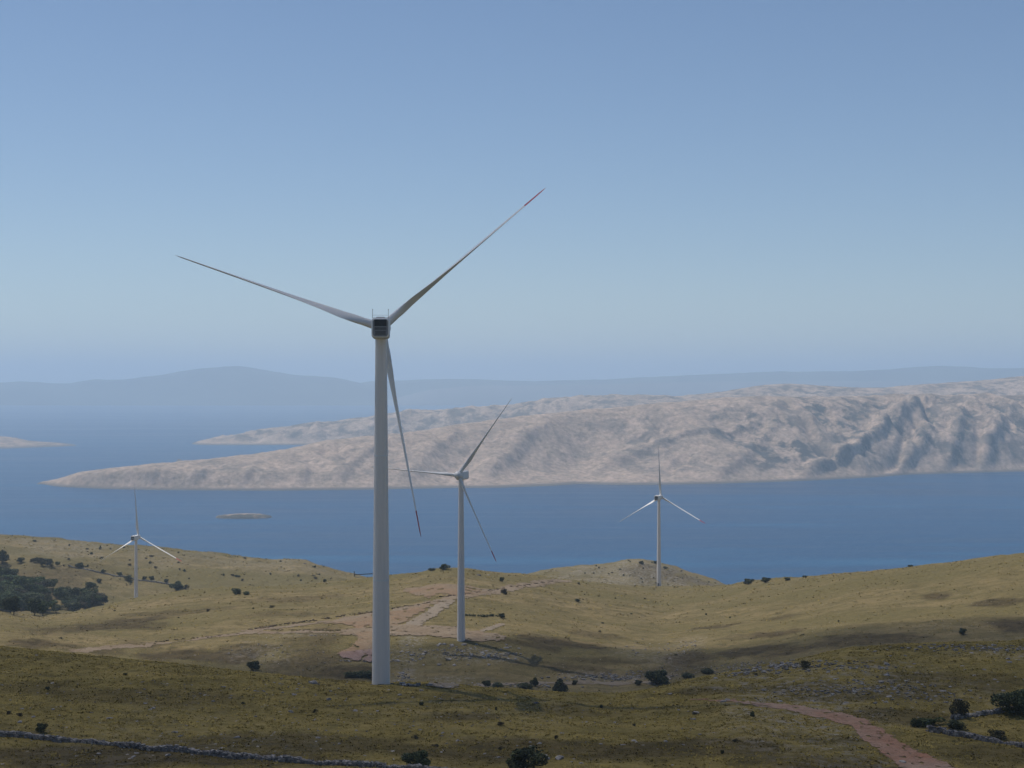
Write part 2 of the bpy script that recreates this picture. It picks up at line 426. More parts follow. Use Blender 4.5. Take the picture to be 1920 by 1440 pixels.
# gullies and spurs: strong on the seaward flank, weak at the crest so the skyline keeps its height
t = np.clip((iyf - Ysh) / np.maximum(Ycr_ - Ysh, 50), 0, 1.6)
shore_x = ixf
flank = np.where(iyf < Ycr_, np.sin(np.clip(t, 0, 1) * np.pi) ** 0.7, 0.0)
steep = np.interp(iu, [-1500, 600, 1000, 1300, 1650, 1920, 3400], [.55, .55, .42, .5, 1.05, 1.2, 1.2])
slant = ixf + 0.45 * (iyf - 3500)
wx_ = 40 * fbm(ixf / 200, iyf / 200, 51, 3); sl2 = slant + wx_
gul = (ridged(sl2 / 330, iyf / 1100, 5, 2, 0.5) - 0.9) * 0.22 + (ridged(sl2 / 120, iyf / 420, 15, 2, 0.5) - 0.95) * 0.13 + (ridged(sl2 / 42, iyf / 260, 25, 3, 0.6) - 0.95) * 0.07
gul = np.maximum(gul, -0.26)
iz = iz + flank * steep * gul * np.minimum(hsea, 120) * 1.0
# named spurs (+) and ravines (-): where they run on the island's face, width, height
SPURS = [([(1085, 900), (1160, 862), (1224, 828), (1371, 800), (1440, 775)], 36, 8), ([(1500, 905), (1595, 851), (1665, 802), (1740, 750)], 26, 22), ([(1440, 760), (1460, 795), (1524, 859), (1585, 893)], 24, 10),
         ([(1690, 892), (1720, 850), (1745, 800)], 18, 16), ([(1775, 890), (1790, 850), (1808, 766)], 18, 18), ([(1850, 886), (1862, 830), (1890, 770)], 20, 18), ([(1340, 908), (1400, 850), (1445, 800)], 26, 8),
         ([(1630, 896), (1618, 868), (1600, 850)], 14, 14), ([(900, 912), (960, 850), (1010, 800)], 34, 16), ([(760, 915), (800, 860), (850, 815)], 34, 13), ([(620, 919), (660, 870), (720, 830)], 26, 10),
         ([(195, 915), (212, 886)], 15, 8), ([(268, 919), (288, 880)], 16, 9), ([(362, 920), (382, 878)], 18, 10), ([(448, 921), (470, 876)], 18, 10), ([(552, 920), (575, 876)], 18, 10), ([(140, 913), (150, 894)], 12, 7),
         ([(1560, 880), (1545, 830), (1500, 785)], 16, -14), ([(1240, 908), (1260, 880), (1300, 850)], 16, -8), ([(1665, 890), (1690, 840), (1725, 790)], 12, -12), ([(1825, 884), (1835, 830), (1850, 780)], 12, -12), ([(830, 913), (850, 880), (900, 830)], 18, -8)]
for pts_, w_, a_ in SPURS:
    vv_ = np.array([p[1] for p in pts_][::-1], float) if pts_[0][1] > pts_[-1][1] else np.array([p[1] for p in pts_], float)
    uu_ = np.array([p[0] for p in pts_][::-1], float) if pts_[0][1] > pts_[-1][1] else np.array([p[0] for p in pts_], float)
    dd = iu - np.interp(iv, vv_, uu_) + 7 * fbm(ixf / 60, iyf / 90, 66, 3)
    side = np.where(dd > 0, np.exp(-(dd / (w_ * .55)) ** 2), np.exp(-(dd / (w_ * 1.3)) ** 2))
    fade = np.clip((iv - vv_[0] + 12) / 24, 0, 1) * np.clip((vv_[-1] + 14 - iv) / 20, 0, 1)
    iz = iz + a_ * side * fade * np.clip(hsea / 25, 0, 1) * (iyf < Ycr_ + 60)
    if a_ > 0: gul = gul - (0.15 if pts_[0][0] > 1480 else 0.03) * np.exp(-((dd - w_ * .6) / (w_ * .6)) ** 2) * fade  # darker tone painted down the right flank of each spur as shade
low = np.clip(hsea / 14, 0, 1)
iz = iz + low * (1.7 * fbm(ixf / 50, iyf / 50, 31, 5, 0.62) + 2.0 * fbm(ixf / 240, iyf / 240, 37, 3))
fl2 = np.clip((iyf - 5950) / 150, 0, 1) * np.clip((6450 - iyf) / 250, 0, 1)
iz = iz + fl2 * np.clip(hsea / 30, 0, 1) * ((ridged(ixf / 190, iyf / 520, 55, 4, 0.55) - 1.0) * 14)
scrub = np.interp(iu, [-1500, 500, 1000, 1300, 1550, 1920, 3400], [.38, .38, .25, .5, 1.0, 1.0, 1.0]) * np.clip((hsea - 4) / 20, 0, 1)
scrub = scrub * (0.55 + 0.75 * flank * np.clip(-gul * 6 + .3, 0, 1.2)); scrub = np.where(iyf > 5700, 0.8 * np.clip((hsea - 4) / 20, 0, 1), scrub); scrub = np.where((iyf > 5500) & (iu < 250), .6, scrub)  # scrub tone also paints the shadowed face of the back ridge
tide_shade = np.clip(1.6 - (iz - SEA) / 4.0, 0, 1)  # band raised above the tide mark to paint the shore shadow
island = mesh_np('island', np.stack([ixf, iyf, iz], 1), grid_faces(len(IY), len(IU)), limestone, attrs={'scrub': np.clip(scrub, 0, 1), 'tide_shade': tide_shade})
tag(island, 'bare pale limestone island with gullied slopes across the strait', None, None, 'structure')

# small flat islet in the strait
def islet():
    cx, cy = (457 - U0) / F * 2850, 2850.0
    nx, ny = 90, 24
    xs = np.linspace(-50, 50, nx); ys = np.linspace(-36, 36, ny)
    X, Y = np.meshgrid(xs, ys)
    q = (np.abs(X / 47) ** 2.2 + np.abs(Y / 28) ** 2) + 0.18 * fbm(X / 18, Y / 12, 77, 3)
    h = np.clip(1 - q, -0.25, 1)
    z = SEA + np.where(h > 0, h ** 0.55 * 6.2, h * 20) + np.where(h > 0, 0.7 * fbm(X / 5, Y / 5, 78, 4), 0)
    V = np.stack([(X + cx).ravel(), (Y + cy).ravel(), z.ravel()], 1)
    o = mesh_np('islet', V, grid_faces(ny, nx), limestone, attrs={'scrub': np.full(nx * ny, 1.), 'tide_shade': np.clip(1 - (z.ravel() - SEA) / 1.6, 0, 1)})
    tag(o, 'small flat rocky islet alone in the blue strait', None, None, 'structure')
islet()

# ------------------------------------------------------------------ far hills
far_mat = simple_mat('far_wooded_hill', (0.050, 0.068, 0.055), 0.95, 0.5, 0.0016, 0.05, True)
def far_hill(name, label, crest, base_v, Y, thick, umin, umax, amp, mat=far_mat):
    us = np.arange(umin, umax, 5.0)
    cv = smooth_interp(crest, us)
    hz = np.maximum((V0 - cv) / F * Y, SEA - 20)
    rows = 26
    tt = np.linspace(0, 1, rows)
    prof = np.sin(tt * np.pi) ** 0.8
    X = ((us - U0) / F)[None, :] * (Y + (tt[:, None] - 0.5) * thick)
    Yg = (Y + (tt[:, None] - 0.5) * thick) * np.ones_like(us)[None, :]
    Zg = SEA - 15 + (hz[None, :] - SEA + 15) * prof[:, None]
    Zg = Zg + prof[:, None] * (1 - np.abs(tt[:, None] - .5) * 0) * amp * fbm(X / 900, Yg / 900, 91, 5, 0.6) * np.clip((hz - SEA) / 150, 0, 1)[None, :]
    o = mesh_np(name, np.stack([X.ravel(), Yg.ravel(), Zg.ravel()], 1), grid_faces(rows, len(us)), mat)
    tag(o, label, None, None, 'structure')
far_hill('hills', 'long rounded hill fading into blue haze on the far horizon',
         [(-1400, 724), (-500, 716), (0, 719), (40, 716), (130, 719), (170, 711), (230, 712), (300, 703), (370, 692), (440, 688), (490, 693), (540, 701), (600, 706), (640, 711), (680, 719), (720, 734), (760, 752), (800, 766), (2000, 770)],
         735, 16500, 2500, -1300, 760, 12)
pale_far = simple_mat('far_pale_coast_haze', (0.135, 0.13, 0.12), 0.95, 0.4, 0.0012, 0.05, True)  # coast colour that also stands for the pale haze over the sea
far_hill('hills', 'low pale coast also painting the pale sea haze below the long ridge', [(-600, 775), (640, 772), (720, 752), (800, 732), (860, 725), (900, 723), (1100, 722), (1250, 717), (1500, 715), (2800, 712)], 735, 15500, 600, 500, 2700, 5, pale_far)
far_hill('hills', 'long low blue ridge behind the bare island',
         [(-600, 775), (540, 772), (600, 745), (650, 722), (700, 714.5), (860, 711.5), (1000, 713.5), (1120, 711), (1250, 706), (1350, 701), (1500, 697), (1620, 694), (1740, 689), (1780, 686), (1850, 690), (1920, 690), (2300, 700), (2800, 712)],
         735, 16800, 2000, 500, 2700, 10)

# ------------------------------------------------------------------ sea
sea_mat, nt, bs = new_mat('sea_water'); N = NT(nt)
wc = N.coords((0.25, 1.0, 1.0))
w1 = N.math('ADD', N.math('MULTIPLY', N.noise(N.coords((0.08, 1.0, 1.0)), 0.0030, 7, 0.66, 0.8), 0.6), N.math('MULTIPLY', N.noise(wc, 0.012, 6, 0.65), 0.4))
c1 = N.coords((1, 1, 1))
chop = N.noise(c1, 0.11, 5, 0.65)
chop2 = N.noise(c1, 0.6, 4, 0.6)
N.l(N.ramp(w1, [(0.38, (0.004, 0.040, 0.105)), (0.52, (0.007, 0.056, 0.138)), (0.62, (0.016, 0.085, 0.180))]), bs.inputs['Base Color'])
N.l(N.ramp(w1, [(0.38, (0.30,) * 3), (0.62, (0.50,) * 3)]), bs.inputs['Roughness'])
bs.inputs['IOR'].default_value = 1.333
bs.inputs['Specular IOR Level'].default_value = 0.25
N.l(N.bump(N.math('ADD', N.math('MULTIPLY', chop, 1.0), N.math('MULTIPLY', chop2, 0.3)), 0.55, 3.0), bs.inputs['Normal'])
sx = np.linspace(-42000, 42000, 25); sy = np.concatenate([np.linspace(900, 9000, 20), np.linspace(12000, 60000, 10)])
SX, SY = np.meshgrid(sx, sy)
sea = mesh_np('sea', np.stack([SX.ravel(), SY.ravel(), np.full(SX.size, SEA)], 1), grid_faces(len(sy), len(sx)), sea_mat)
tag(sea, 'calm deep blue sea filling the strait out to the horizon', None, None, 'structure')

# ------------------------------------------------------------------ haze: one box of even air
haze_mat = bpy.data.materials.new('haze_air'); haze_mat.use_nodes = True
nt = haze_mat.node_tree; nt.nodes.clear()
out = nt.nodes.new('ShaderNodeOutputMaterial'); pv = nt.nodes.new('ShaderNodeVolumePrincipled')
pv.inputs['Color'].default_value = (0.635, 0.81, 0.98, 1)
pv.inputs['Density'].default_value = 1.12e-4
pv.inputs['Anisotropy'].default_value = 0.2
nt.links.new(pv.outputs[0], out.inputs['Volume'])
hx, hy0, hy1, hz0, hz1 = 43000, -300, 61000, SEA - 60, 330
hv = [(x, y, z) for z in (hz0, hz1) for y in (hy0, hy1) for x in (-hx, hx)]
hf = [(0, 2, 3, 1), (4, 5, 7, 6), (0, 1, 5, 4), (2, 6, 7, 3), (0, 4, 6, 2), (1, 3, 7, 5)]
haze = mesh_np('haze', hv, np.array(hf), haze_mat, smooth=False)
tag(haze, 'thin blue summer haze over land and sea', None, None, 'stuff')

# ------------------------------------------------------------------ wind turbines
white_paint = simple_mat('turbine_white', (0.70, 0.685, 0.66), 0.42, 0.05, 0.7, 0.4)
tower_paint, nt, bs = new_mat('tower_paint'); N = NT(nt)
tc = N.coords((1, 1, 0.06), world=False)
st = N.noise(tc, 2.2, 6, 0.65)
N.l(N.ramp(st, [(0.32, (0.70, 0.64, 0.59)), (0.62, (0.78, 0.715, 0.66))]), bs.inputs['Base Color'])
bs.inputs['Roughness'].default_value = 0.45; bs.inputs['Specular IOR Level'].default_value = 0.35
red_paint = simple_mat('tip_red', (0.40, 0.030, 0.040), 0.45, 0.1, 1.0, 0.4)
dark_grille = simple_mat('vent_dark', (0.035, 0.037, 0.042), 0.6, 0.3, 6.0, 0.3)
cover_grey = simple_mat('rear_cover_grey', (0.24, 0.24, 0.25), 0.6, 0.1, 3.0, 0.3)
grey_panel = simple_mat('rear_panel', (0.12, 0.12, 0.12), 0.6, 0.1, 3.0, 0.3)
steel = simple_mat('galvanised', (0.20, 0.21, 0.23), 0.5, 0.1, 3.0, 0.4, metallic=0.3)

class MB:
    def __init__(s): s.V = []; s.F = []; s.n = 0
    def add(s, V, F):
        s.V += [tuple(v) for v in V]; s.F += [tuple(i + s.n for i in f) for f in F]; s.n = len(s.V)
    def box(s, c, d, rot=None):
        x, y, z = d[0] / 2, d[1] / 2, d[2] / 2
        V = [Vector((a * x, b * y, e * z)) for e in (-1, 1) for b in (-1, 1) for a in (-1, 1)]
        if rot is not None: V = [rot @ v for v in V]
        V = [v + Vector(c) for v in V]
        s.add(V, [(0, 2, 3, 1), (4, 5, 7, 6), (0, 1, 5, 4), (2, 6, 7, 3), (0, 4, 6, 2), (1, 3, 7, 5)])
    def rings(s, rings, cap=True):
        n = len(rings[0]); V = [v for r in rings for v in r]; F = []
        for i in range(len(rings) - 1):
            for j in range(n):
                a = i * n + j; b = i * n + (j + 1) % n
                F.append((a, b, b + n, a + n))
        if cap:
            F.append(tuple(range(n - 1, -1, -1))); F.append(tuple((len(rings) - 1) * n + j for j in range(n)))
        s.add(V, F)
    def build(s, name, mat, parent=None, smooth=True, angle=35):
        me = bpy.data.meshes.new(name); me.from_pydata(s.V, [], s.F)
        for m in (mat if isinstance(mat, (list, tuple)) else [mat]): me.materials.append(m)
        me.update()
        if smooth:
            me.polygons.foreach_set('use_smooth', [True] * len(me.polygons))
            try: me.set_sharp_from_angle(angle=R(angle))
            except Exception: pass
        o = bpy.data.objects.new(name, me); COL.objects.link(o)
        if parent: o.parent = parent
        return o

HUB_H, OVER, BLADE_R, TILT = 45.0, 2.9, 26.0, R(5)
def circle(r, z, n=48, cx=0, cy=0):
    return [(cx + r * math.cos(2 * math.pi * i / n), cy + r * math.sin(2 * math.pi * i / n), z) for i in range(n)]

def lathe_y(prof, n=32):
    """prof (r, y): turned about the Y axis"""
    return [[(r * math.cos(2 * math.pi * i / n), y, -r * math.sin(2 * math.pi * i / n)) for i in range(n)] for r, y in prof]

def rrect(w, h0, h1, rad, y, n=6):
    """rounded rectangle in XZ from z=h0 to h1 with width w (bottom pulled in)"""
    pts = []
    hw = w / 2
    for (cx, cz, a0) in ((hw - rad, h1 - rad, 0), (-hw + rad, h1 - rad, 90), (-hw + rad, h0 + rad * 1.2, 180), (hw - rad, h0 + rad * 1.2, 270)):
        for k in range(n + 1):
            a = R(a0 + 90 * k / n)
            rr = rad if a0 < 180 else rad * 1.2
            pull = 0.93 if a0 >= 180 else 1.0
            pts.append(((cx + rr * math.cos(a)) * pull, y, cz + rr * math.sin(a)))
    return pts

def airfoil(chord, thick, twist, z, circ, n=18):
    """section in the local XY plane at span z. With blades parked, the chord lies along Y (the rotor axis)."""
    pts = []
    for i in range(n):
        a = 2 * math.pi * i / n
        ce = 0.5 * (1 + math.cos(a))
        tt = thick * chord * 5 * (0.2969 * math.sqrt(max(ce, 0)) - 0.126 * ce - 0.3516 * ce**2 + 0.2843 * ce**3 - 0.1036 * ce**4)
        ax = tt * (1 if a <= math.pi else -1); ay = (0.32 - ce) * chord
        r = chord / 2
        bx = r * math.sin(a); by = -r * math.cos(a)
        x = ax * (1 - circ) + bx * circ; y = ay * (1 - circ) + by * circ
        c, s_ = math.cos(twist), math.sin(twist)
        pts.append((x * c - y * s_, x * s_ + y * c, z))
    return pts

def blade_sections(r0, r1, n):
    out = []
    for k in range(n + 1):
        r = r0 + (r1 - r0) * k / n
        t_ = r / BLADE_R
        chord = float(np.interp(t_, [0, .05, .09, .20, .28, .45, .7, .9, .97, 1.0], [1.02, 1.02, 1.08, 1.85, 1.8, 1.4, 1.02, .74, .58, .12]))
        thick = float(np.interp(t_, [0, .2, .4, .7, 1], [.6, .32, .26, .23, .22]))
        circ = float(np.interp(t_, [0, .05, .18], [1, 1, 0]))
        tw = R(float(np.interp(t_, [0, .15, .3, .5, .75, 1], [-30, -25, -12, -2, 4, 7])))
        sec = airfoil(chord, thick, tw, r, circ)
        bend = -0.9 * t_ ** 2.5 * 0.6
        out.append([(x, y + bend, z) for (x, y, z) in sec])
    return out

TIP0 = 0.872 * BLADE_R
def blade_mesh(parts):
    m = MB(); m.rings(blade_sections(*parts)); return m

protoB = blade_mesh((0.7, TIP0, 40)); protoT = blade_mesh((TIP0, BLADE_R, 10))

def blade_matrix(phi):
    # phi: angle in the rotor plane seen from behind (0 = +X, 90 = up)
    return Matrix.Translation((0, OVER, HUB_H)) @ Matrix.Rotation(TILT, 4, 'X') @ Matrix.Rotation(R(90 - phi), 4, 'Y')

def make_turbine(loc, rz, angles, red, label):
    root = empty('wind_turbine', loc, rz)
    tag(root, label, 'wind turbine', 'wind turbines on the grassy hills')
    tw = MB(); z1 = HUB_H - 1.36
    prof = [(1.27, -3.0), (1.26, 0.0)] 
    rad = lambda z: 1.11 + (0.68 - 1.11) * (z / z1) ** 1.0
    zs = list(np.linspace(0.0, z1, 40))
    tw.rings([circle(rad(0), -3.0)] + [circle(rad(z), z) for z in zs])
    tower = tw.build('tower', tower_paint, root)
    for zf in (0.34 * z1, 0.68 * z1):
        fm = MB(); r_ = rad(zf) + 0.012
        fm.rings([circle(r_ - .01, zf - .09), circle(r_, zf - .07), circle(r_, zf + .07), circle(r_ - .01, zf + .09)], cap=False)
        fm.build('flange', white_paint, tower)
    dm = MB(); dm.box((0, -1.12, 1.6), (0.75, 0.09, 2.0)); dm.build('door', grey_panel, tower)
    # nacelle
    nm = MB()
    H0, H1 = -1.42, 0.92
    secs = []
    for (y, s_, dz) in ((-4.35, .86, .02), (-4.28, .95, .01), (-4.12, 1.0, 0), (-2.0, 1.02, 0), (0.6, 1.02, 0), (1.4, .99, 0), (1.75, .92, 0), (1.95, .78, 0.02)):
        secs.append([(x * s_, yy, (z + .25) * s_ - .25 + dz) for (x, yy, z) in rrect(2.12, H0, H1, .34, y)])
    nm.rings(secs)
    nac = nm.build('nacelle', white_paint, root, angle=30)
    nac.matrix_local = Matrix.Translation((0, 0, HUB_H))
    g = MB(); g.rings([[(x * .84, y, (z + .25) * .84 - .25) for (x, y, z) in rrect(2.12, H0, H1, .34, yy)] for yy in (-4.30, -4.375)]); g.build('rear_cover', cover_grey, nac, smooth=False)
    g = MB(); g.box((0, -4.385, 0.35), (1.42, 0.06, 0.78)); g.build('vent', dark_grille, nac, smooth=False)
    g = MB()
    for k in range(3): g.box((0, -4.385, -0.22 - 0.10 * k), (1.36, 0.05, 0.055))
    g.build('louvre', dark_grille, nac, smooth=False)
    g = MB(); g.box((0, -4.372, -0.83), (1.24, 0.05, 0.5)); g.build('rear_panel', grey_panel, nac, smooth=False)
    for sx_ in (-0.92, 0.92):
        g = MB(); g.rings([circle(.028, .80, 8, sx_, -3.9), circle(.022, 1.85, 8, sx_, -3.9)])
        g.box((sx_, -3.9, 1.90), (0.10, 0.10, 0.10)); g.build('mast', steel, nac)
    g = MB(); g.box((0, -3.9, 1.26), (1.84, 0.025, 0.025)); g.box((0, -3.9, .98), (1.84, 0.03, 0.03)); g.build('crossbar', steel, nac, smooth=False)
    g = MB(); g.box((0, -2.6, .99), (1.0, 1.5, 0.16)); g.box((0, -2.6, 1.085), (.86, 1.3, 0.03)); g.build('roof_hatch', white_paint, nac, smooth=False)
    # hub and spinner
    hm = MB(); hm.rings(lathe_y([(.55, -1.0), (.98, -.92), (1.12, -.5), (1.14, .1), (1.05, .6), (.80, 1.1), (.45, 1.42), (.15, 1.55), (.02, 1.58)]))
    hub = hm.build('hub', white_paint, root)
    hub.matrix_local = Matrix.Translation((0, OVER, HUB_H)) @ Matrix.Rotation(TILT, 4, 'X')
    for ang, rd in zip(angles, red):
        bl = protoB.build('blade', white_paint, root, angle=60)
        bl.matrix_local = blade_matrix(ang)
        tp = protoT.build('blade_tip', red_paint if rd else white_paint, bl, angle=60)
        if rd: tag(tp, 'red painted blade tip')
    return root

def tower_at(u, hub_v, scale, yaw, phi, red, label):
    Y = F / scale; x = (u - U0) / F * Y; zh = (V0 - hub_v) / scale
    return make_turbine((x, Y, zh - HUB_H), yaw, [phi, phi + 120, phi + 240], red, label)

t1 = tower_at(714.5, 613, 15.72, R(3.4), 40.6, (True, False, True), 'tallest and nearest white wind turbine, seen from behind with two red blade tips')
t2 = tower_at(864.5, 890, 6.80, R(166), 180 - 55.6 - 240, (True, False, False), 'wind turbine standing on the reddish gravel pad, rotor facing the camera')
t3 = tower_at(1235.5, 932, 3.80, R(-23), 91 - 120, (True, False, False), 'small wind turbine standing before the rocky grey hill, against the open strait')
t4 = tower_at(255.0, 1007, 3.72, R(-10), 92 - 120, (True, False, False), 'small wind turbine beside the dark thicket below the ridge on the left')

# ------------------------------------------------------------------ dirt tracks and bare soil, laid a hand's breadth above the turf
def dirt_mat(name, a, b_, c, sc=0.5, stones=0.3):
    m, nt, bs = new_mat(name); N = NT(nt); wc = N.coords()
    f1 = N.noise(wc, 0.09, 5, 0.65, 0.5); f2 = N.noise(wc, sc * 2.4, 5, 0.7)
    col = N.mix(N.ramp(f1, [(0.38, (0, 0, 0)), (0.62, (1, 1, 1))]), a, b_)
    col = N.mix(N.ramp(f2, [(0.45, (0, 0, 0)), (0.68, (1, 1, 1))]), col, c)
    col = N.mix(N.math('MULTIPLY', N.ramp(N.noise(wc, sc * 6, 4, 0.7), [(0.30, (1, 1, 1)), (0.42, (0, 0, 0))]), stones), col, (0.05, 0.035, 0.028))
    N.l(col, bs.inputs['Base Color']); bs.inputs['Roughness'].default_value = 0.95; bs.inputs['Specular IOR Level'].default_value = 0.08
    N.l(N.bump(f2, 0.8, 0.35), bs.inputs['Normal'])
    return m
pink_dirt = dirt_mat('pinkish_gravel', (0.180, 0.134, 0.090), (0.198, 0.158, 0.114), (0.130, 0.098, 0.062))
orange_dirt = dirt_mat('orange_soil', (0.200, 0.130, 0.080), (0.185, 0.140, 0.094), (0.130, 0.097, 0.060))
red_dirt = dirt_mat('red_stony_soil', (0.285, 0.140, 0.085), (0.310, 0.225, 0.170), (0.22, 0.135, 0.090), 0.42, 0.8)
grey_gravel = dirt_mat('grey_gravel', (0.190, 0.152, 0.112), (0.208, 0.174, 0.134), (0.155, 0.125, 0.09))
spoil_dirt = dirt_mat('stony_spoil', (0.20, 0.135, 0.115), (0.25, 0.19, 0.17), (0.15, 0.10, 0.09), 1.2, 0.7)

def to_xy(pts): 
    return np.array([tuple(hit(u, v)[0])[:2] for u, v in pts])

def dist_poly(x, y, P):
    d = np.full(x.shape, 1e9)
    for (ax, ay), (bx, by) in zip(P[:-1], P[1:]):
        L2 = (bx - ax) ** 2 + (by - ay) ** 2 + 1e-9
        t = np.clip(((x - ax) * (bx - ax) + (y - ay) * (by - ay)) / L2, 0, 1)
        d = np.minimum(d, np.hypot(x - ax - t * (bx - ax), y - ay - t * (by - ay)))
    return d

def inside_poly(x, y, P):
    r = np.zeros(x.shape, bool); j = len(P) - 1
    for i in range(len(P)):
        xi, yi = P[i]; xj, yj = P[j]
        c = ((yi > y) != (yj > y)) & (x < (xj - xi) * (y - yi) / (yj - yi + 1e-12) + xi)
        r ^= c; j = i
    return r

def dirt_patch(name, label, pts, mat, cell, width=None, ragged=0.8, lift=0.10, holes=(), wn=6.0):
    P = to_xy(pts)
    pad = (width or 0) + 3
    x0, y0 = P.min(0) - pad; x1, y1 = P.max(0) + pad
    xs = np.arange(x0, x1, cell); ys = np.arange(y0, y1, cell)
    X, Y = np.meshgrid(xs, ys)
    cx = X[:-1, :-1] + cell / 2; cy = Y[:-1, :-1] + cell / 2
    wx = ragged * fbm(cx / wn, cy / wn, 61, 4, 0.65); wy = ragged * 2.0 * fbm(cx / wn + 40, cy / wn, 62, 4, 0.65)
    if width: M = dist_poly(cx + wx, cy + wy * .7, P) < width / 2
    else: M = inside_poly(cx + wx, cy + wy, P)
    M &= fbm(cx / (wn * .45) + 7, cy / (wn * .7), 63, 4, 0.6) > -0.62
    for h in holes: M &= ~inside_poly(cx + wx, cy + wy, to_xy(h))
    nr, nc = X.shape
    fi, fj = np.nonzero(M)
    F4 = np.stack([fi * nc + fj, fi * nc + fj + 1, (fi + 1) * nc + fj + 1, (fi + 1) * nc + fj], 1)
    used, inv = np.unique(F4, return_inverse=True); F4 = inv.reshape(F4.shape)
    vx = X.ravel()[used]; vy = Y.ravel()[used]
    vz = np.array([ground(a, b)[0] for a, b in zip(vx, vy)]) + lift
    o = mesh_np(name, np.stack([vx, vy, vz], 1), F4, mat)
    tag(o, label, None, None, 'structure'); return o

TRACK_A = [(150, 1221), (210, 1214), (300, 1206), (380, 1197), (440, 1190), (500, 1186), (600, 1185), (700, 1186), (800, 1187), (870, 1189)]
TRACK_B = [(470, 1184), (560, 1172), (640, 1162), (700, 1151), (780, 1137), (830, 1125), (880, 1117), (950, 1106), (985, 1098), (1040, 1090), (1062, 1089)]
dirt_patch('dirt_track', 'long dirt track crossing the grass to the gravel pad', TRACK_A, pink_dirt, 0.7, width=4.2, ragged=0.9, lift=0.09)
dirt_patch('dirt_track', 'dirt track climbing behind the gravel pad to the far crest', TRACK_B, pink_dirt, 0.8, width=5.5, ragged=1.1, lift=0.13)
dirt_patch('dirt_track', 'straight pale ramp between the pad and the climbing track', [(838, 1128), (815, 1145), (790, 1160), (770, 1178)], grey_gravel, 0.7, width=5.0, ragged=0.5, lift=0.17)
dirt_patch('gravel_pad', 'levelled gravel pad round the foot of the turbine', [(640, 1182), (690, 1176), (740, 1173), (860, 1177), (905, 1187), (948, 1194), (950, 1200), (935, 1204), (880, 1202), (800, 1192), (700, 1194), (640, 1191)],
           pink_dirt, 0.6, ragged=0.7, lift=0.21)
dirt_patch('bare_soil', 'broad bare soil between track and pad', [(600, 1170), (650, 1163), (700, 1153), (770, 1139), (812, 1134), (778, 1154), (762, 1166), (735, 1177), (690, 1174), (672, 1180), (655, 1172)],
           orange_dirt, 0.8, ragged=1.6, lift=0.16)
dirt_patch('bare_soil', 'oval patch of bare orange soil under the crest', [(748, 1106), (775, 1100), (830, 1097), (880, 1099), (910, 1105), (905, 1110), (880, 1114), (845, 1118), (800, 1117), (765, 1112)], orange_dirt, 1.2, ragged=3.0, lift=0.15, wn=12)
dirt_patch('bare_soil', 'orange soil spilling down the slope below the pad', [(666, 1186), (716, 1186), (722, 1206), (722, 1232), (690, 1236), (640, 1232), (628, 1226), (650, 1217), (668, 1206), (671, 1197)], orange_dirt, 0.5, ragged=0.6, lift=0.25)
dirt_patch('bare_soil', 'grey stony spoil at the foot of the orange soil', [(628, 1226), (660, 1222), (722, 1219), (722, 1240), (690, 1241), (640, 1236)], spoil_dirt, 0.4, ragged=0.6, lift=0.30)
dirt_patch('dirt_track', 'red stony track curving through the near grass', [(1290, 1311), (1340, 1312), (1400, 1315), (1480, 1321), (1560, 1334), (1610, 1346), (1662, 1374), (1705, 1400), (1790, 1440), (1905, 1490), (1790, 1490),
            (1692, 1440), (1662, 1416), (1622, 1391), (1592, 1362), (1550, 1348), (1480, 1332), (1400, 1321), (1340, 1315), (1290, 1313)], red_dirt, 0.22, ragged=0.35, lift=0.06, wn=2.0)
dirt_patch('footpath', 'narrow pale path leaving the pad through the grass', [(884, 1189), (905, 1183), (925, 1176), (942, 1170)], grey_gravel, 0.7, width=2.4, ragged=0.5, lift=0.12)
dirt_patch('gravel_road', 'thin pale gravel road along the valley floor', [(830, 1288), (900, 1285), (1000, 1282), (1100, 1280), (1200, 1279), (1228, 1281)], grey_gravel, 0.5, width=3.2, ragged=0.4, lift=0.12)

# ------------------------------------------------------------------ stones
rock_mat, nt, bs = new_mat('limestone_rock'); N = NT(nt); wc = N.coords()
f1 = N.noise(wc, 1.6, 6, 0.7); oi = N.n('ShaderNodeObjectInfo')
col = N.ramp(f1, [(0.32, (0.15, 0.138, 0.13)), (0.5, (0.29, 0.27, 0.255)), (0.68, (0.40, 0.38, 0.36))])
col = N.mix(N.math('MULTIPLY', oi.outputs['Random'], 0.5), col, (0.13, 0.115, 0.115))
col = N.mix(N.attr('tone'), col, (0.035, 0.033, 0.034))
N.l(col, bs.inputs['Base Color']); bs.inputs['Roughness'].default_value = 0.92; bs.inputs['Specular IOR Level'].default_value = 0.12
N.l(N.bump(f1, 0.7, 0.12), bs.inputs['Normal'])
dark_rock_mat = simple_mat('dark_rock', (0.07, 0.065, 0.07), 0.92, 0.35, 2.0, 0.1, True)

def ico(sub):
    import bmesh
    bm = bmesh.new(); bmesh.ops.create_icosphere(bm, subdivisions=sub, radius=1.0)
    V = np.array([v.co[:] for v in bm.verts]); Fc = np.array([[v.index for v in f.verts] for f in bm.faces]); bm.free()
    return V, Fc
ICO2 = ico(3); ICO1 = ico(1)

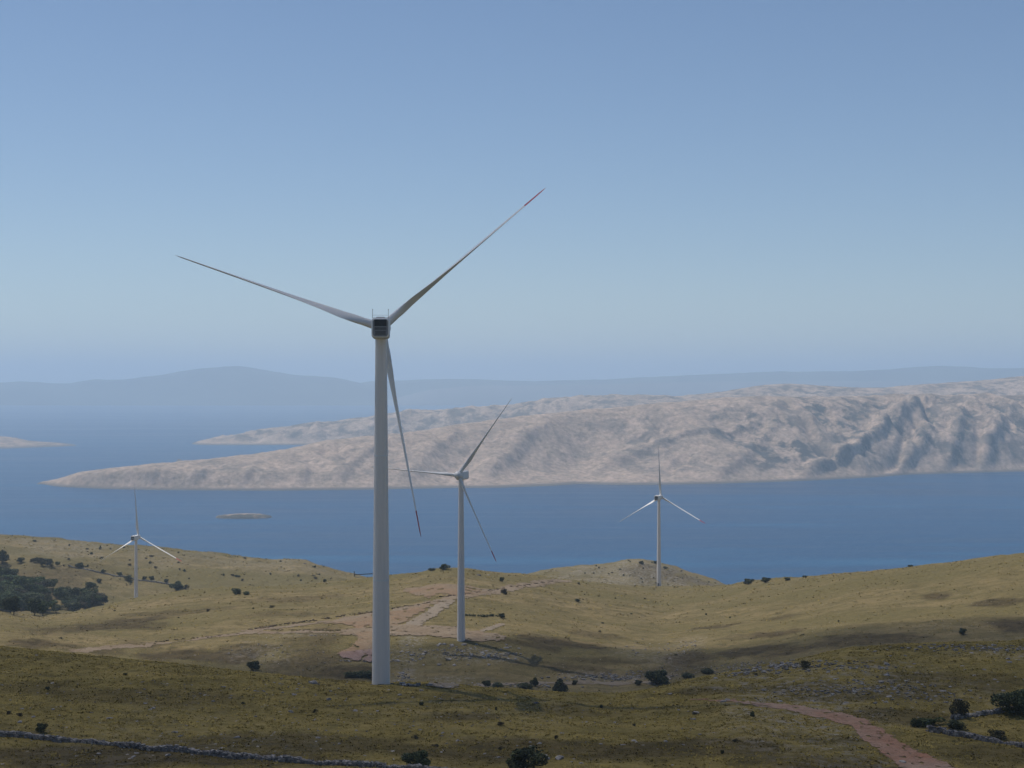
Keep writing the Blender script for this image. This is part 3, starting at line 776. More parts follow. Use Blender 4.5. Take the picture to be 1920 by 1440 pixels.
def rock_mesh(seed, flat):
    V, Fc = ICO2
    r_ = np.random.default_rng(seed)
    P = V.copy()
    for _ in range(9):                       # flat broken faces
        d = r_.normal(size=3); d /= np.linalg.norm(d); lim = r_.uniform(0.5, 0.85)
        s = P @ d; P = P - np.outer(np.clip(s - lim, 0, None), d)
    P = P * (1 + 0.10 * fbm(P[:, 0] * 2 + seed, P[:, 1] * 2 + P[:, 2] * 1.7, seed, 3))[:, None]
    P = P * np.array([1.0, r_.uniform(.7, .95), flat])
    me = bpy.data.meshes.new('rock'); me.from_pydata(P.tolist(), [], Fc.tolist()); me.materials.append(rock_mat); me.update()
    return me
ROCKS = [rock_mesh(s, f) for s, f in ((1, .6), (2, .5), (3, .7), (4, .4), (5, .55))]

def rock(u, v, size, label, group=None, mesh=None, mat=None, name='rock', flat=1.0):
    p, n = hit(u, v)
    o = bpy.data.objects.new(name, mesh or random.choice(ROCKS)); COL.objects.link(o)
    o.location = p - Vector((0, 0, size * 0.10)); o.scale = (size * random.uniform(.85, 1.2), size * random.uniform(.85, 1.1), size * random.uniform(.8, 1.1) * flat)
    o.rotation_euler = (random.uniform(-.2, .2), random.uniform(-.2, .2), random.uniform(0, 6.3))
    if mat:
        o.data = o.data.copy(); o.data.materials[0] = mat
    tag(o, label, 'rock', group); return o

rock(585, 1281, .78, 'large grey boulder with white flecks on the near crest left of the tallest tower', name='boulder', mesh=ROCKS[2])
rock(1003, 1319, .62, 'dark flat rock lying alone on the near slope below the conical bush', mat=dark_rock_mat, mesh=ROCKS[3])
rock(205, 1346, .55, 'dark flat rock with a pale edge above the near stone wall', mesh=ROCKS[3])
rock(615, 1312, .48, 'pale grey rock below the grey boulder on the near slope', mesh=ROCKS[0])
rock(328, 1373, .55, 'pale rounded rock between the near stone wall and the grassy crest', mesh=ROCKS[1])
rock(1048, 1423, .62, 'broad white rock beside the dark bush at the bottom of the photo', mesh=ROCKS[4])
rock(1692, 1430, .55, 'rounded grey rock at the edge of the red track', mesh=ROCKS[0])
rock(1306, 1337, .45, 'grey rock in the grass in front of the start of the red track', mesh=ROCKS[2])
rock(733, 1281, .18, 'small dark stone at the foot of the tallest tower', mat=dark_rock_mat)
rock(896, 1078, 1.5, 'dark outcrop on the grassy crest right of the second tower', mat=dark_rock_mat, name='outcrop', mesh=ROCKS[3])
rock(915, 1078, 1.3, 'low grey outcrop beside the darker outcrop on the crest', name='outcrop', mesh=ROCKS[1], flat=.6)
rock(572, 1057, 1.2, 'dark rock on the end of the ridge above the strait', mat=dark_rock_mat)
rock(752, 1262, .9, 'tall pale rock in the hollow just right of the tallest tower', mesh=ROCKS[2], name='boulder')
rock(748, 1276, .6, 'pale rock below the tall pale rock beside the tallest tower', mesh=ROCKS[1])

def scatter_px(n, u0, u1, v0, v1, fn):
    k = 0; tries = 0
    while k < n and tries < n * 20:
        tries += 1
        u = random.uniform(u0, u1); v = random.uniform(v0, v1)
        if fn(u, v): k += 1

crest_v = lambda u: float(land_knots(np.array([float(u)]))[1][6][0])
def near_rock(u, v):
    if v < crest_v(u) + 6: return False
    if 1300 < u and v > 1305 and abs(v - (1320 + max(0, (u - 1500)) * 0.42)) < 22: return False
    rock(u, v, random.choice([.16, .2, .22, .26, .3, .36]), 'small pale limestone rock in the brown grass of the nearest slope', 'limestone rocks on the nearest slope'); return True
scatter_px(165, 0, 1320, 1225, 1436, near_rock)
def hill_rock(u, v):
    if v < crest_v(u) + 3: return False
    rock(u, v, random.uniform(.22, .5), 'pale limestone rock on the stony hillside above the red track', 'limestone rocks above the red track'); return True
scatter_px(60, 1330, 1915, 1215, 1318, hill_rock)
def pad_rock(u, v):
    rock(u, v, random.uniform(.4, .95), 'whitish limestone rock on the slope below the gravel pad', 'limestone rocks below the gravel pad'); return True
scatter_px(45, 740, 980, 1208, 1248, pad_rock)

def rubble(name, label, spots, mat, cap=None):
    """one heap of countless small stones: (u, v, half-width, half-height, how many, size)"""
    CV = np.array([(-1, -1, -1), (1, -1, -1), (1, 1, -1), (-1, 1, -1), (-1, -1, 1), (1, -1, 1), (1, 1, 1), (-1, 1, 1)], float)
    CF = np.array([(0, 3, 2, 1), (4, 5, 6, 7), (0, 1, 5, 4), (2, 3, 7, 6), (0, 4, 7, 3), (1, 2, 6, 5)])
    Vs, Fs = [], []; base = 0
    for (u, v, hw, hh, n, s) in spots:
        n = int(n * (.3 if mat is not rock_mat else .42)); s = s * (.62 if mat is not rock_mat else .8)
        pts = rng.normal(size=(n, 2)) * np.array([hw, hh]) * .55 + np.array([u, v])
        cl = fbm(pts[:, 0] / 12, pts[:, 1] / 5, 5, 3)
        for (a, b), c in zip(pts, cl):
            if c < -0.15 or b > 1439: continue
            p, nn = hit(a, b)
            if p.y < 262 and b < crest_v(a) + 1: continue
            sz = s * rng.uniform(.45, 1.25)
            Q = CV * (1 + rng.uniform(-.35, .35, (8, 3))) * np.array([sz, sz * .8, sz * .5])
            th = rng.uniform(0, 6.3); c_, s_ = math.cos(th), math.sin(th)
            Q = np.stack([Q[:, 0] * c_ - Q[:, 1] * s_, Q[:, 0] * s_ + Q[:, 1] * c_, Q[:, 2]], 1) + np.array([p.x, p.y, p.z + sz * .12])
            Vs.append(Q); Fs.append(CF + base); base += 8
    o = mesh_np(name, np.concatenate(Vs), np.concatenate(Fs), mat, smooth=False, attrs={'tone': np.repeat(rng.uniform(0, .75, len(Vs)), 8)})
    tag(o, label, None, None, 'stuff'); return o
rubble('rubble', 'scree of small pale stones along the valley side and stony hill', [
    (1400, 1252, 80, 8, 700, .24), (1460, 1246, 70, 7, 500, .24), (1365, 1262, 50, 5, 300, .22), (1560, 1250, 110, 10, 500, .2), (1640, 1290, 110, 14, 500, .18), (1880, 1216, 80, 7, 400, .22), (1770, 1215, 90, 6, 250, .22),
    (1730, 1310, 110, 16, 300, .16), (1560, 1298, 90, 8, 250, .18), (1120, 1272, 90, 5, 350, .38), (800, 1284, 60, 4, 200, .32), (980, 1286, 120, 4, 300, .35), (1150, 1268, 80, 6, 250, .32),
    (775, 1226, 35, 8, 160, .26), (850, 1222, 60, 8, 260, .26), (880, 1232, 60, 6, 260, .26), (940, 1228, 50, 6, 160, .35), (700, 1239, 50, 3, 160, .3), (755, 1270, 18, 10, 140, .3),
    (1230, 1216, 60, 14, 160, .3), (1290, 1210, 16, 7, 90, .32), (1230, 1262, 60, 8, 140, .3), (600, 1192, 25, 2, 70, .35), (500, 1225, 90, 18, 160, .26),
    (300, 1300, 260, 35, 420, .10), (620, 1330, 280, 40, 420, .10), (420, 1390, 300, 30, 300, .10), (950, 1345, 260, 35, 360, .10), (1250, 1370, 200, 40, 240, .09), (560, 1290, 120, 10, 160, .14)], rock_mat)
rubble('rubble', 'loose stones strewn over the red track', [(1500, 1328, 60, 4, 160, .07), (1590, 1348, 50, 7, 260, .08), (1640, 1385, 35, 12, 420, .08), (1700, 1420, 45, 14, 520, .08)], rock_mat)

bank_shade = simple_mat('bank_shade_tone', (0.085, 0.062, 0.042), 0.95, 0.4, 1.5, 0.05, True)  # clod colour stands in for the shade under the cut banks
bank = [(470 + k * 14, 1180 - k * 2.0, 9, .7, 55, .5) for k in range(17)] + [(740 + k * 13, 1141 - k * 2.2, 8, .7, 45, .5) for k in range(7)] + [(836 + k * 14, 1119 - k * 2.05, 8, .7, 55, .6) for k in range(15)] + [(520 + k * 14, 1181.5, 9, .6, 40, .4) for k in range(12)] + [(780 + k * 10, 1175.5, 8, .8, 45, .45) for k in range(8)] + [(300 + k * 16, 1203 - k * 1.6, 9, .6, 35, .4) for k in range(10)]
rubble('rubble', 'dark clods painting the shade of the cut banks along the dirt tracks', bank, bank_shade)

def stone_wall(label, pts, height, width, stone, step=None, gaps=0.0):
    P = to_xy(pts)
    CV = np.array([(-1, -1, -1), (1, -1, -1), (1, 1, -1), (-1, 1, -1), (-1, -1, 1), (1, -1, 1), (1, 1, 1), (-1, 1, 1)], float) / 2
    CF = np.array([(0, 3, 2, 1), (4, 5, 6, 7), (0, 1, 5, 4), (2, 3, 7, 6), (0, 4, 7, 3), (1, 2, 6, 5)])
    Vs, Fs = [], []; base = 0
    rows = max(2, int(round(height / stone / .72))); cols = max(2, int(round(width / stone)))
    for (a, b) in zip(P[:-1], P[1:]):
        L = np.linalg.norm(b - a); d = (b - a) / L; nrm = np.array([-d[1], d[0]]); n = int(L / (stone * 1.15))
        for i in range(n):
            q = a + d * (i + .5) / n * L
            gz_ = ground(q[0], q[1])[0]
            hloc = height * (0.74 + 0.75 * float(perlin(np.array([q[0] / 3.1]), np.array([q[1] / 3.1]), 8)[0]))
            for r_ in range(rows):
                zz = (r_ + .35) / rows * hloc
                for c in range(cols):
                    if 0 < c < cols - 1 and r_ < rows - 1: continue
                    if rng.random() < .05 + gaps: continue
                    w_ = (c / (cols - 1) - .5) * width * (1 - .3 * r_ / rows)
                    o_ = q + nrm * (w_ + rng.normal() * .05) + d * rng.normal() * stone * .25
                    sz = stone * rng.uniform(.7, 1.35)
                    Q = CV * (1 + rng.uniform(-.32, .32, (8, 3))) * np.array([sz * 1.25, sz, sz * .85])
                    th = math.atan2(d[1], d[0]) + rng.normal() * .4; c_, s_ = math.cos(th), math.sin(th)
                    tl = rng.normal() * .2
                    Q = np.stack([Q[:, 0] * c_ - Q[:, 1] * s_, Q[:, 0] * s_ + Q[:, 1] * c_, Q[:, 2] + Q[:, 0] * tl], 1) + np.array([o_[0], o_[1], gz_ + zz])
                    Vs.append(Q); Fs.append(CF + base); base += 8
    o = mesh_np('stone_wall', np.concatenate(Vs), np.concatenate(Fs), rock_mat, smooth=False, attrs={'tone': np.repeat(rng.uniform(0, .8, len(Vs)) ** 1.4, 8)})
    tag(o, label, 'stone wall', 'dry stone walls'); return o
stone_wall('long low dry stone wall running down across the bottom left', [(-120, 1368), (0, 1379), (125, 1391), (250, 1402), (375, 1413), (500, 1425), (620, 1434), (740, 1442), (860, 1450)], .50, .55, .21, gaps=.08)
stone_wall('dry stone wall beginning right of the red track at the lower right edge', [(1738, 1370), (1765, 1374), (1800, 1380), (1860, 1391), (1920, 1402), (2000, 1412)], .50, .5, .21, gaps=.06)
stone_wall('short broken stone wall leading to the biggest dark bush', [(1786, 1349), (1830, 1342), (1872, 1336), (1925, 1332)], .55, .6, .22, gaps=.12)
stone_wall('thin pale stone wall along the far left ridge behind the small turbine', [(128, 1061), (150, 1066), (180, 1073), (215, 1080), (250, 1086), (300, 1093), (335, 1098)], .7, .6, .4)

# ------------------------------------------------------------------ bushes and trees
def leaf_mat(name, dark, mid, light):
    m, nt, bs = new_mat(name); N = NT(nt)
    f = N.attr('tone'); oi = N.n('ShaderNodeObjectInfo')
    col = N.ramp(f, [(0.0, dark), (0.55, mid), (1.0, light)])
    hs = N.n('ShaderNodeHueSaturation'); N.l(col, hs.inputs['Color'])
    N.l(N.math('ADD', 0.75, N.math('MULTIPLY', oi.outputs['Random'], 0.55)), hs.inputs['Value'])
    N.l(N.math('ADD', 0.48, N.math('MULTIPLY', oi.outputs['Random'], 0.04)), hs.inputs['Hue'])
    N.l(hs.outputs[0], bs.inputs['Base Color']); bs.inputs['Roughness'].default_value = 0.75; bs.inputs['Specular IOR Level'].default_value = 0.15
    return m
leaf_dark = leaf_mat('dark_evergreen_leaves', (0.014, 0.019, 0.010), (0.040, 0.050, 0.022), (0.095, 0.105, 0.042))
leaf_green = leaf_mat('green_leaves', (0.022, 0.034, 0.013), (0.055, 0.078, 0.027), (0.120, 0.145, 0.055))
leaf_brown = leaf_mat('brown_scrub_leaves', (0.022, 0.020, 0.012), (0.045, 0.040, 0.022), (0.080, 0.066, 0.036))
bark = simple_mat('bark', (0.055, 0.045, 0.035), 0.9, 0.3, 4.0, 0.1)

def foliage_mesh(name, seed, lobes, n, leaf, mat, open_=0.25, unit=True):
    """n small leaf clumps spread through overlapping lobes (x, y, z, radius, squash)"""
    r_ = np.random.default_rng(seed)
    L = np.array(lobes, float); w = L[:, 3] ** 2; w /= w.sum()
    k = r_.choice(len(L), n, p=w)
    d = r_.normal(size=(n, 3)); d /= np.linalg.norm(d, axis=1)[:, None]
    rad = r_.uniform(0.35, 1.0, n) ** 0.5
    P = L[k, :3] + d * (rad * L[k, 3])[:, None] * np.stack([np.ones(n), np.ones(n), L[k, 4]], 1)
    keep = (fbm(P[:, 0] * 3.1 + seed, P[:, 1] * 3.1 + P[:, 2] * 2.7, seed, 3) > -open_ * 2.2) & (P[:, 2] > 0.0)
    P = P[keep]; n = len(P); d = d[keep]
    if unit:
        P[:, :2] /= np.percentile(np.abs(P[:, :2]), 97) * 2.0; P[:, 2] /= np.percentile(P[:, 2], 99)
    a = r_.normal(size=(n, 3)) * .8 + d; a /= np.linalg.norm(a, axis=1)[:, None]
    t1 = np.cross(a, r_.normal(size=(n, 3))); t1 /= np.linalg.norm(t1, axis=1)[:, None]; t2 = np.cross(a, t1)
    s1 = (leaf * r_.uniform(.6, 1.4, n))[:, None]; s2 = s1 * .62
    j = lambda: r_.uniform(.6, 1.25, n)[:, None]
    V = np.stack([P - t1 * s1 * j(), P - t2 * s2 * j() + a * s1 * .12, P + t1 * s1 * j(), P + t2 * s2 * j() + a * s1 * .12], 1).reshape(-1, 3)
    Fc = np.arange(n * 4).reshape(n, 4)
    tone = np.repeat(np.clip(0.5 + 0.35 * fbm(P[:, 0] * 2 + 9, P[:, 1] * 2 + P[:, 2], seed + 5, 2) + r_.normal(size=n) * .2, 0, 1), 4)
    o = mesh_np(name, V, Fc, mat, smooth=False, attrs={'tone': tone})
    return o

def stem_mesh(name, seed, h, spread, n, r0, parent=None):
    m = MB(); r_ = random.Random(seed)
    for k in range(n):
        a = 6.283 * k / n + r_.uniform(-.4, .4); tx, ty = math.cos(a) * spread * r_.uniform(.4, 1), math.sin(a) * spread * r_.uniform(.4, 1)
        rings = []
        for i in range(5):
            t = i / 4; cx = tx * t ** 1.5 + r_.uniform(-.02, .02); cy = ty * t ** 1.5 + r_.uniform(-.02, .02)
            rr = r0 * (1 - .75 * t)
            rings.append([(cx + rr * math.cos(6.283 * q / 6), cy + rr * math.sin(6.283 * q / 6), -.08 + (h + .08) * t) for q in range(6)])
        m.rings(rings)
    return m.build(name, bark, parent)

PROTO = {}
def proto(kind):
    if kind in PROTO: return PROTO[kind]
    r_ = random.Random(hash(kind) % 1000 if False else sum(map(ord, kind)))
    U = r_.uniform
    if kind == 'round':
        lob = [(0, 0, .45, .42, .95)] + [(U(-.35, .35), U(-.35, .35), U(.3, .75), U(.2, .3), .9) for _ in range(8)]; n, lf, mt = 3000, .055, leaf_dark
    elif kind == 'cone':
        lob = [(0, 0, .2, .42, .7), (0, 0, .42, .32, .8), (.03, 0, .64, .22, .9), (-.02, .02, .82, .13, 1.2)] + [(U(-.3, .3), U(-.3, .3), U(.1, .35), .16, .9) for _ in range(5)]; n, lf, mt = 3000, .055, leaf_dark
    elif kind == 'low':
        lob = [(U(-.5, .5), U(-.3, .3), U(.12, .3), U(.18, .28), .8) for _ in range(10)]; n, lf, mt = 2200, .055, leaf_dark
    elif kind == 'green':
        lob = [(U(-.45, .45), U(-.35, .35), U(.15, .5), U(.18, .28), .85) for _ in range(10)]; n, lf, mt = 2200, .055, leaf_green
    elif kind == 'brown':
        lob = [(U(-.35, .35), U(-.3, .3), U(.2, .6), U(.18, .28), .9) for _ in range(9)]; n, lf, mt = 1800, .055, leaf_brown
    root = empty('bush')
    fo = foliage_mesh('foliage', sum(map(ord, kind)), lob, n, lf, mt); fo.parent = root
    stem_mesh('stem', 3, .45, .25, 4, .025, root)
    PROTO[kind] = [root, False]
    return PROTO[kind]

def bush(kind, u, v, w, h, label, group=None):
    """w, h in metres; u, v the foot of the bush in the photo"""
    pr = proto(kind)
    o = copy_tree(pr[0]) if pr[1] else pr[0]
    pr[1] = True
    p, n = hit(u, v)
    o.location = p - Vector((0, 0, .04 * h)); o.rotation_euler = (0, 0, random.uniform(0, 6.3)); o.scale = (w, w, h)
    tag(o, label, 'bush'); 
    if group: o['group'] = group
    elif 'group' in o: del o['group']
    return o
m_ = lambda px, Y: px / F * Y      # photo pixels to metres at a distance
bush('cone', 1050, 1297, 3.4, 3.2, 'dark cone-shaped bush standing beside the pale valley road')
bush('round', 1231, 1283, 5.2, 3.6, 'wide dark bush where the valley road meets the near hill')
bush('low', 1290, 1270, 4.4, 1.2, 'low dark bush just right of the wide bush by the valley road')
bush('low', 1324, 1263, 4.8, 1.1, 'low dark bush against the grey stones of the hill edge')
bush('round', 475, 1257, 2.9, 2.4, 'dark bush behind the near crest on the left')
bush('round', 780, 1440, 2.2, 1.5, 'smaller of two dark bushes at the bottom edge')
bush('round', 986, 1444, 2.9, 2.0, 'larger of two dark bushes at the bottom edge')
bush('round', 1903, 1340, 3.7, 2.6, 'biggest dark bush at the right edge by the broken wall')
bush('brown', 1800, 1345, 1.9, 1.9, 'brownish grey bush behind the broken stone wall')
bush('green', 1748, 1362, 2.5, .9, 'low bright green bush at the start of the right wall')
bush('low', 1790, 1364, 2.3, .8, 'low dark bush inside the corner of the two right walls')
bush('brown', 1870, 1385, 1.6, .9, 'small dim bush behind the right stone wall')
bush('low', 1722, 1364, 1.3, .9, 'small dark shrub left of the bright green bush')
bush('round', 78, 1373, 1.0, .9, 'small dark bush just above the near stone wall')
bush('round', 1805, 1189, 1.8, 1.6, 'lone small bush on the wide right hillside')
bush('brown', 1510, 1252, 1.1, .9, 'small brown bush among the pale stones of the hill')
bush('green', 1412, 1343, .7, .5, 'tiny green shrub below the red track')
bush('round', 941, 1159, 1.7, 1.5, 'small dark bush at the end of the thin hedge by the second tower')
bush('round', 833, 1068, 3.4, 2.2, 'rounded dark bush on the crest against the strait')
bush('low', 812, 1070, 3.2, 1.0, 'low dark scrub left of the rounded crest bush')
bush('round', 941, 1090, 1.6, 1.6, 'small bush on the crest right of the outcrop')
bush('brown', 945, 1115, 2.2, 2.0, 'brown bush at the edge of the climbing track')
bush('round', 1404, 1096, 3.6, 2.4, 'left of two dark bushes on the right hill crest')
bush('round', 1436, 1092, 3.6, 2.0, 'right of two dark bushes on the right hill crest')
bush('low', 1478, 1087, 3.4, 1.0, 'low brown scrub right of the two crest bushes')
bush('low', 1510, 1083, 2.2, .9, 'tiny dark shrub alone on the right crest line')
bush('low', 1705, 1063, 2.4, .8, 'low shrub far right along the crest line')
bush('round', 443, 1115, 3.2, 2.4, 'dark bush in the grass below the long left ridge')
bush('low', 464, 1115, 3.2, 1.2, 'low shrub just right of the dark grassland bush')
bush('round', 333, 1107, 6.4, 5.0, 'large round bush right of the small left turbine')
bush('brown', 349, 1105, 2.6, 2.6, 'brown shrub touching the large round bush')
bush('brown', 510, 1140, 1.6, .9, 'small brown shrub in the streaked grass of the middle slope')
bush('brown', 390, 1147, 1.0, .9, 'tiny shrub in the left middle grass')
bush('round', 912, 1287, 2.0, 1.5, 'small bush on the valley floor at the road end')
bush('round', 1003, 1287, 1.9, 2.2, 'upright bush on the far side of the valley road')
bush('round', 1078, 1284, 1.2, 1.2, 'small shrub on the valley road verge right of the cone-shaped bush')
bush('round', 1197, 1284, 1.8, 1.2, 'small shrub left of the wide bush at the road bend')
bush('low', 985, 1292, 5.0, 1.3, 'low dark scrub along the near side of the valley road')
bush('low', 935, 1289, 4.0, 1.3, 'low dark scrub at the left end of the valley road')
bush('low', 690, 1271, 5.0, 1.8, 'dark green scrub in the hollow left of the tallest tower')
bush('low', 655, 1268, 4.4, 1.2, 'faint low scrub in the hollow behind the near crest')
bush('brown', 1085, 1096, 1.0, 1.0, 'small shrub on pale grass before the conical hill')
bush('low', 1082, 1127, 2.2, .9, 'small shrub in the pale grass mid slope')
bush('round', 1203, 1058, 2.6, 2.2, 'dark shrub near the top of the conical hill')
bush('low', 1228, 1056, 3.4, 1.6, 'dark scrub on the conical hill beside the turbine tower')
bush('low', 1247, 1066, 3.6, 1.4, 'scrub on the conical hill right of the turbine tower')
for (u, v, w, lab) in ((241, 1088, 3.6, 'dark bush on the far wall just left of the small turbine tower'), (271, 1087, 2.4, 'shrub on the far wall just right of the small turbine tower'), (284, 1087, 2.6, 'second shrub along the far wall right of the turbine tower'),
                       (312, 1092, 2.4, 'last shrub on the far wall before the large round bush'), (224, 1080, 2.8, 'low bush on the far wall left of the turbine'), (193, 1074, 2.4, 'shrub on the middle of the far wall'), (150, 1066, 4.2, 'bushy shrub at the upper end of the far wall'),
                       (186, 1092, 2.6, 'shrub above the lone thicket tree')):
    bush('round', u, v, w, w * .8, lab)

# dark line of hedge and bar
def hedge(label, pts, w, h):
    P = to_xy(pts); lob = []
    o0 = P.mean(0); z0 = ground(*o0)[0]
    for a, b in zip(P[:-1], P[1:]):
        n = max(2, int(np.linalg.norm(b - a) / .7))
        for i in range(n):
            q = a + (b - a) * i / n; lob.append((q[0] - o0[0] + random.uniform(-.2, .2), q[1] - o0[1] + random.uniform(-.3, .3), ground(*q)[0] - z0 + h * .4 + 5, w * random.uniform(.35, .6), h / w))
    o = foliage_mesh('hedge', 8, lob, 55 * len(lob), .16, leaf_dark, .5, unit=False)
    o.location = (o0[0], o0[1], z0 - 5); tag(o, label, 'hedge'); return o
hedge('thin dark hedge running right from the second tower to a bush', [(868, 1155), (905, 1157), (936, 1156)], .9, .8)

pole_mat = simple_mat('dark_timber', (0.035, 0.03, 0.028), 0.8, 0.3, 3.0, 0.2)
pa, _ = hit(664, 1081)
pb = pa + Vector((43 / F * pa.y, 0, .9))
br = empty('barrier', pa); tag(br, 'thin dark barrier pole with one upright post on the crest left of the tallest tower', 'barrier')
g = MB(); d_ = pb - pa; L_ = d_.length
g.box((d_.x / 2, 0, d_.z / 2 + 1.0), (L_, .40, .50), Matrix.Rotation(-math.asin(d_.z / L_), 3, 'Y')); g.build('pole', pole_mat, br, smooth=False)
g = MB(); g.box((.1, 0, 1.1), (.45, .45, 3.6)); g.box((.1, 0, 2.85), (.8, .5, .3)); g.build('post', pole_mat, br, smooth=False)
zg = ground(pb.x - .3, pb.y)[0] - pa.z
g = MB(); g.box((d_.x - .3, 0, (zg + d_.z + 1.2) / 2), (.45, .45, d_.z + 1.4 - zg)); g.build('post', pole_mat, br, smooth=False)

# small shrubs dotted over the ridges
def ridge_shrub(u, v):
    bush(random.choice(['round', 'low', 'brown', 'brown']), u, v, random.uniform(.9, 2.2), random.uniform(.6, 1.5), 'tiny dark shrub dotted on the left ridge above the strait', 'tiny shrubs on the left ridge'); return True
ridge_v = lambda u: float(land_knots(np.array([float(u)]))[1][12][0])
scatter_px(42, 0, 640, 1005, 1110, lambda u, v: v > ridge_v(u) + 3 and v < ridge_v(u) + 55 and ridge_shrub(u, v))
def cone_shrub(u, v):
    bush(random.choice(['low', 'brown']), u, v, random.uniform(.9, 2.0), random.uniform(.5, 1.2), 'tiny dark shrub dotted on the conical hill behind the small turbine', 'tiny shrubs on the conical hill'); return True
scatter_px(22, 1080, 1330, 1050, 1095, lambda u, v: v > ridge_v(u) + 3 and v < 1094 and cone_shrub(u, v))
def mid_shrub(u, v):
    bush(random.choice(['low', 'brown']), u, v, random.uniform(.5, 1.0), random.uniform(.3, .6), 'tiny brown shrub scattered over the middle grassland', 'tiny shrubs on the middle grassland'); return True
scatter_px(15, 20, 1900, 1115, 1240, lambda u, v: v < crest_v(u) - 10 and not (600 < u < 960 and v < 1250) and mid_shrub(u, v))
def near_shrub(u, v):
    bush(random.choice(['low', 'brown']), u, v, random.uniform(.3, .7), random.uniform(.2, .4), 'tiny dark shrub in the grass of the nearest slope', 'tiny shrubs on the nearest slope'); return True
scatter_px(20, 0, 1420, 1230, 1436, lambda u, v: v > crest_v(u) + 6 and near_shrub(u, v))

# thicket on the left
TREES = {}
def tree_proto(kind):
    if kind in TREES: return TREES[kind]
    r_ = random.Random(sum(map(ord, kind)) + 3); U = r_.uniform
    if kind == 'dark':
        lob = [(0, 0, .62, .30, 1.0)] + [(U(-.32, .32), U(-.32, .32), U(.3, .82), U(.14, .24), .9) for _ in range(12)]; n, mt = 2400, leaf_dark
    elif kind == 'green':
        lob = [(0, 0, .6, .32, .9)] + [(U(-.36, .36), U(-.36, .36), U(.35, .8), U(.15, .24), .85) for _ in range(12)]; n, mt = 2200, leaf_green
    else:
        lob = [(U(-.4, .4), U(-.4, .4), U(.15, .6), U(.16, .26), .8) for _ in range(12)]; n, mt = 1700, leaf_brown
    root = empty('tree')
    cr = foliage_mesh('crown', sum(map(ord, kind)), lob, n, .05, mt, .3); cr.parent = root
    m = MB(); rr = []
    for i in range(6):
        t = i / 5; rr.append([(.03 * math.sin(t * 3) + (.035 * (1 - .7 * t)) * math.cos(6.283 * q / 7), .035 * (1 - .7 * t) * math.sin(6.283 * q / 7), -.1 + .7 * t) for q in range(7)])
    m.rings(rr)
    for k in range(5):
        a = k * 1.3; rr = []
        for i in range(4):
            t = i / 3; rr.append([(t * .25 * math.cos(a) + .014 * (1 - .6 * t) * math.cos(6.283 * q / 5), t * .25 * math.sin(a) + .014 * (1 - .6 * t) * math.sin(6.283 * q / 5), .25 + .06 * k + .22 * t) for q in range(5)])
        m.rings(rr)
    m.build('trunk', bark, root)
    TREES[kind] = [root, False]; return TREES[kind]
def tree(kind, u, v, w, h, label, group=None):
    pr = tree_proto(kind); o = copy_tree(pr[0]) if pr[1] else pr[0]; pr[1] = True
    p, n = hit(u, v); o.location = p; o.rotation_euler = (0, 0, random.uniform(0, 6.3)); o.scale = (w, w, h)
    tag(o, label, 'tree')
    if group: o['group'] = group
    elif 'group' in o: del o['group']
    return o
tree('dark', 168, 1110, 6.6, 5.2, 'lone round dark tree right of the thicket, uphill of its end')
tree('dark', 194, 1134, 6.0, 4.8, 'round dark tree at the right end of the thicket')
tree('green', 40, 1110, 8.5, 8.0, 'bright green broad tree in the middle of the thicket')
tree('dark', 158, 1122, 4.5, 4.2, 'dark tree sticking out above the right part of the thicket')
tree('green', 100, 1104, 5.0, 5.2, 'open green tree on the upper right side of the thicket')
tree('dark', 4, 1058, 7.5, 7.5, 'tall dark tree at the left edge above the thicket')
GL = {'dark': ('dark green round tree packed in the thicket on the left slope', 'dark trees of the thicket'), 'green': ('mid green tree packed in the thicket on the left slope', 'green trees of the thicket'),
      'brown': ('low brown scrub tree packed in the thicket on the left slope', 'brown scrub trees of the thicket')}
def thick(u, v):
    top = np.interp(u, [-40, 0, 60, 100, 150, 205], [1068, 1072, 1088, 1106, 1122, 1128]); bot = np.interp(u, [-40, 0, 50, 80, 120, 170, 205], [1146, 1150, 1158, 1156, 1150, 1140, 1134])
    if not (top < v < bot): return False
    k = random.choices(['dark', 'green', 'brown'], [6, 3, 2])[0]
    tree(k, u, v, random.uniform(5.5, 9.5), random.uniform(4, 6.5), *GL[k]); return True
scatter_px(96, -40, 203, 1068, 1158, thick)
for k in range(16):
    u = random.uniform(0, 122); v = 1050 + u * .10 + random.uniform(-3, 4)
    tree('brown' if k % 2 else 'dark', u, v, random.uniform(2.6, 4.5), random.uniform(2.2, 3.4), 'low tree in the hedge-like row above the thicket', 'row of low trees above the thicket')

# ------------------------------------------------------------------ short grass tufts on the near hill (countless, one object)
gr_mat, nt, bs = new_mat('grass_blades'); N = NT(nt)
N.l(N.ramp(N.attr('tone'), [(0.0, (0.095, 0.070, 0.019)), (0.45, (0.22, 0.167, 0.044)), (0.8, (0.30, 0.226, 0.062)), (1.0, (0.35, 0.265, 0.083))]), bs.inputs['Base Color'])
bs.inputs['Roughness'].default_value = 0.9; bs.inputs['Specular IOR Level'].default_value = 0.08
NT_ = 80000
ty = 146 + (252 - 146) * rng.random(NT_) ** 0.8
tx = (rng.uniform(-60, 1980, NT_) - U0) / F * ty
ridx = np.interp(ty, YROWS, np.arange(len(YROWS)))
cidx = np.interp(tx / (ty + APEX), (UCOLS - U0) / F, np.arange(len(UCOLS)))
r0 = np.floor(ridx).astype(int); c0 = np.floor(cidx).astype(int); fr = ridx - r0; fc = cidx - c0
GZ = gz.reshape(len(YROWS), len(UCOLS)); PT = pt.reshape(GZ.shape)
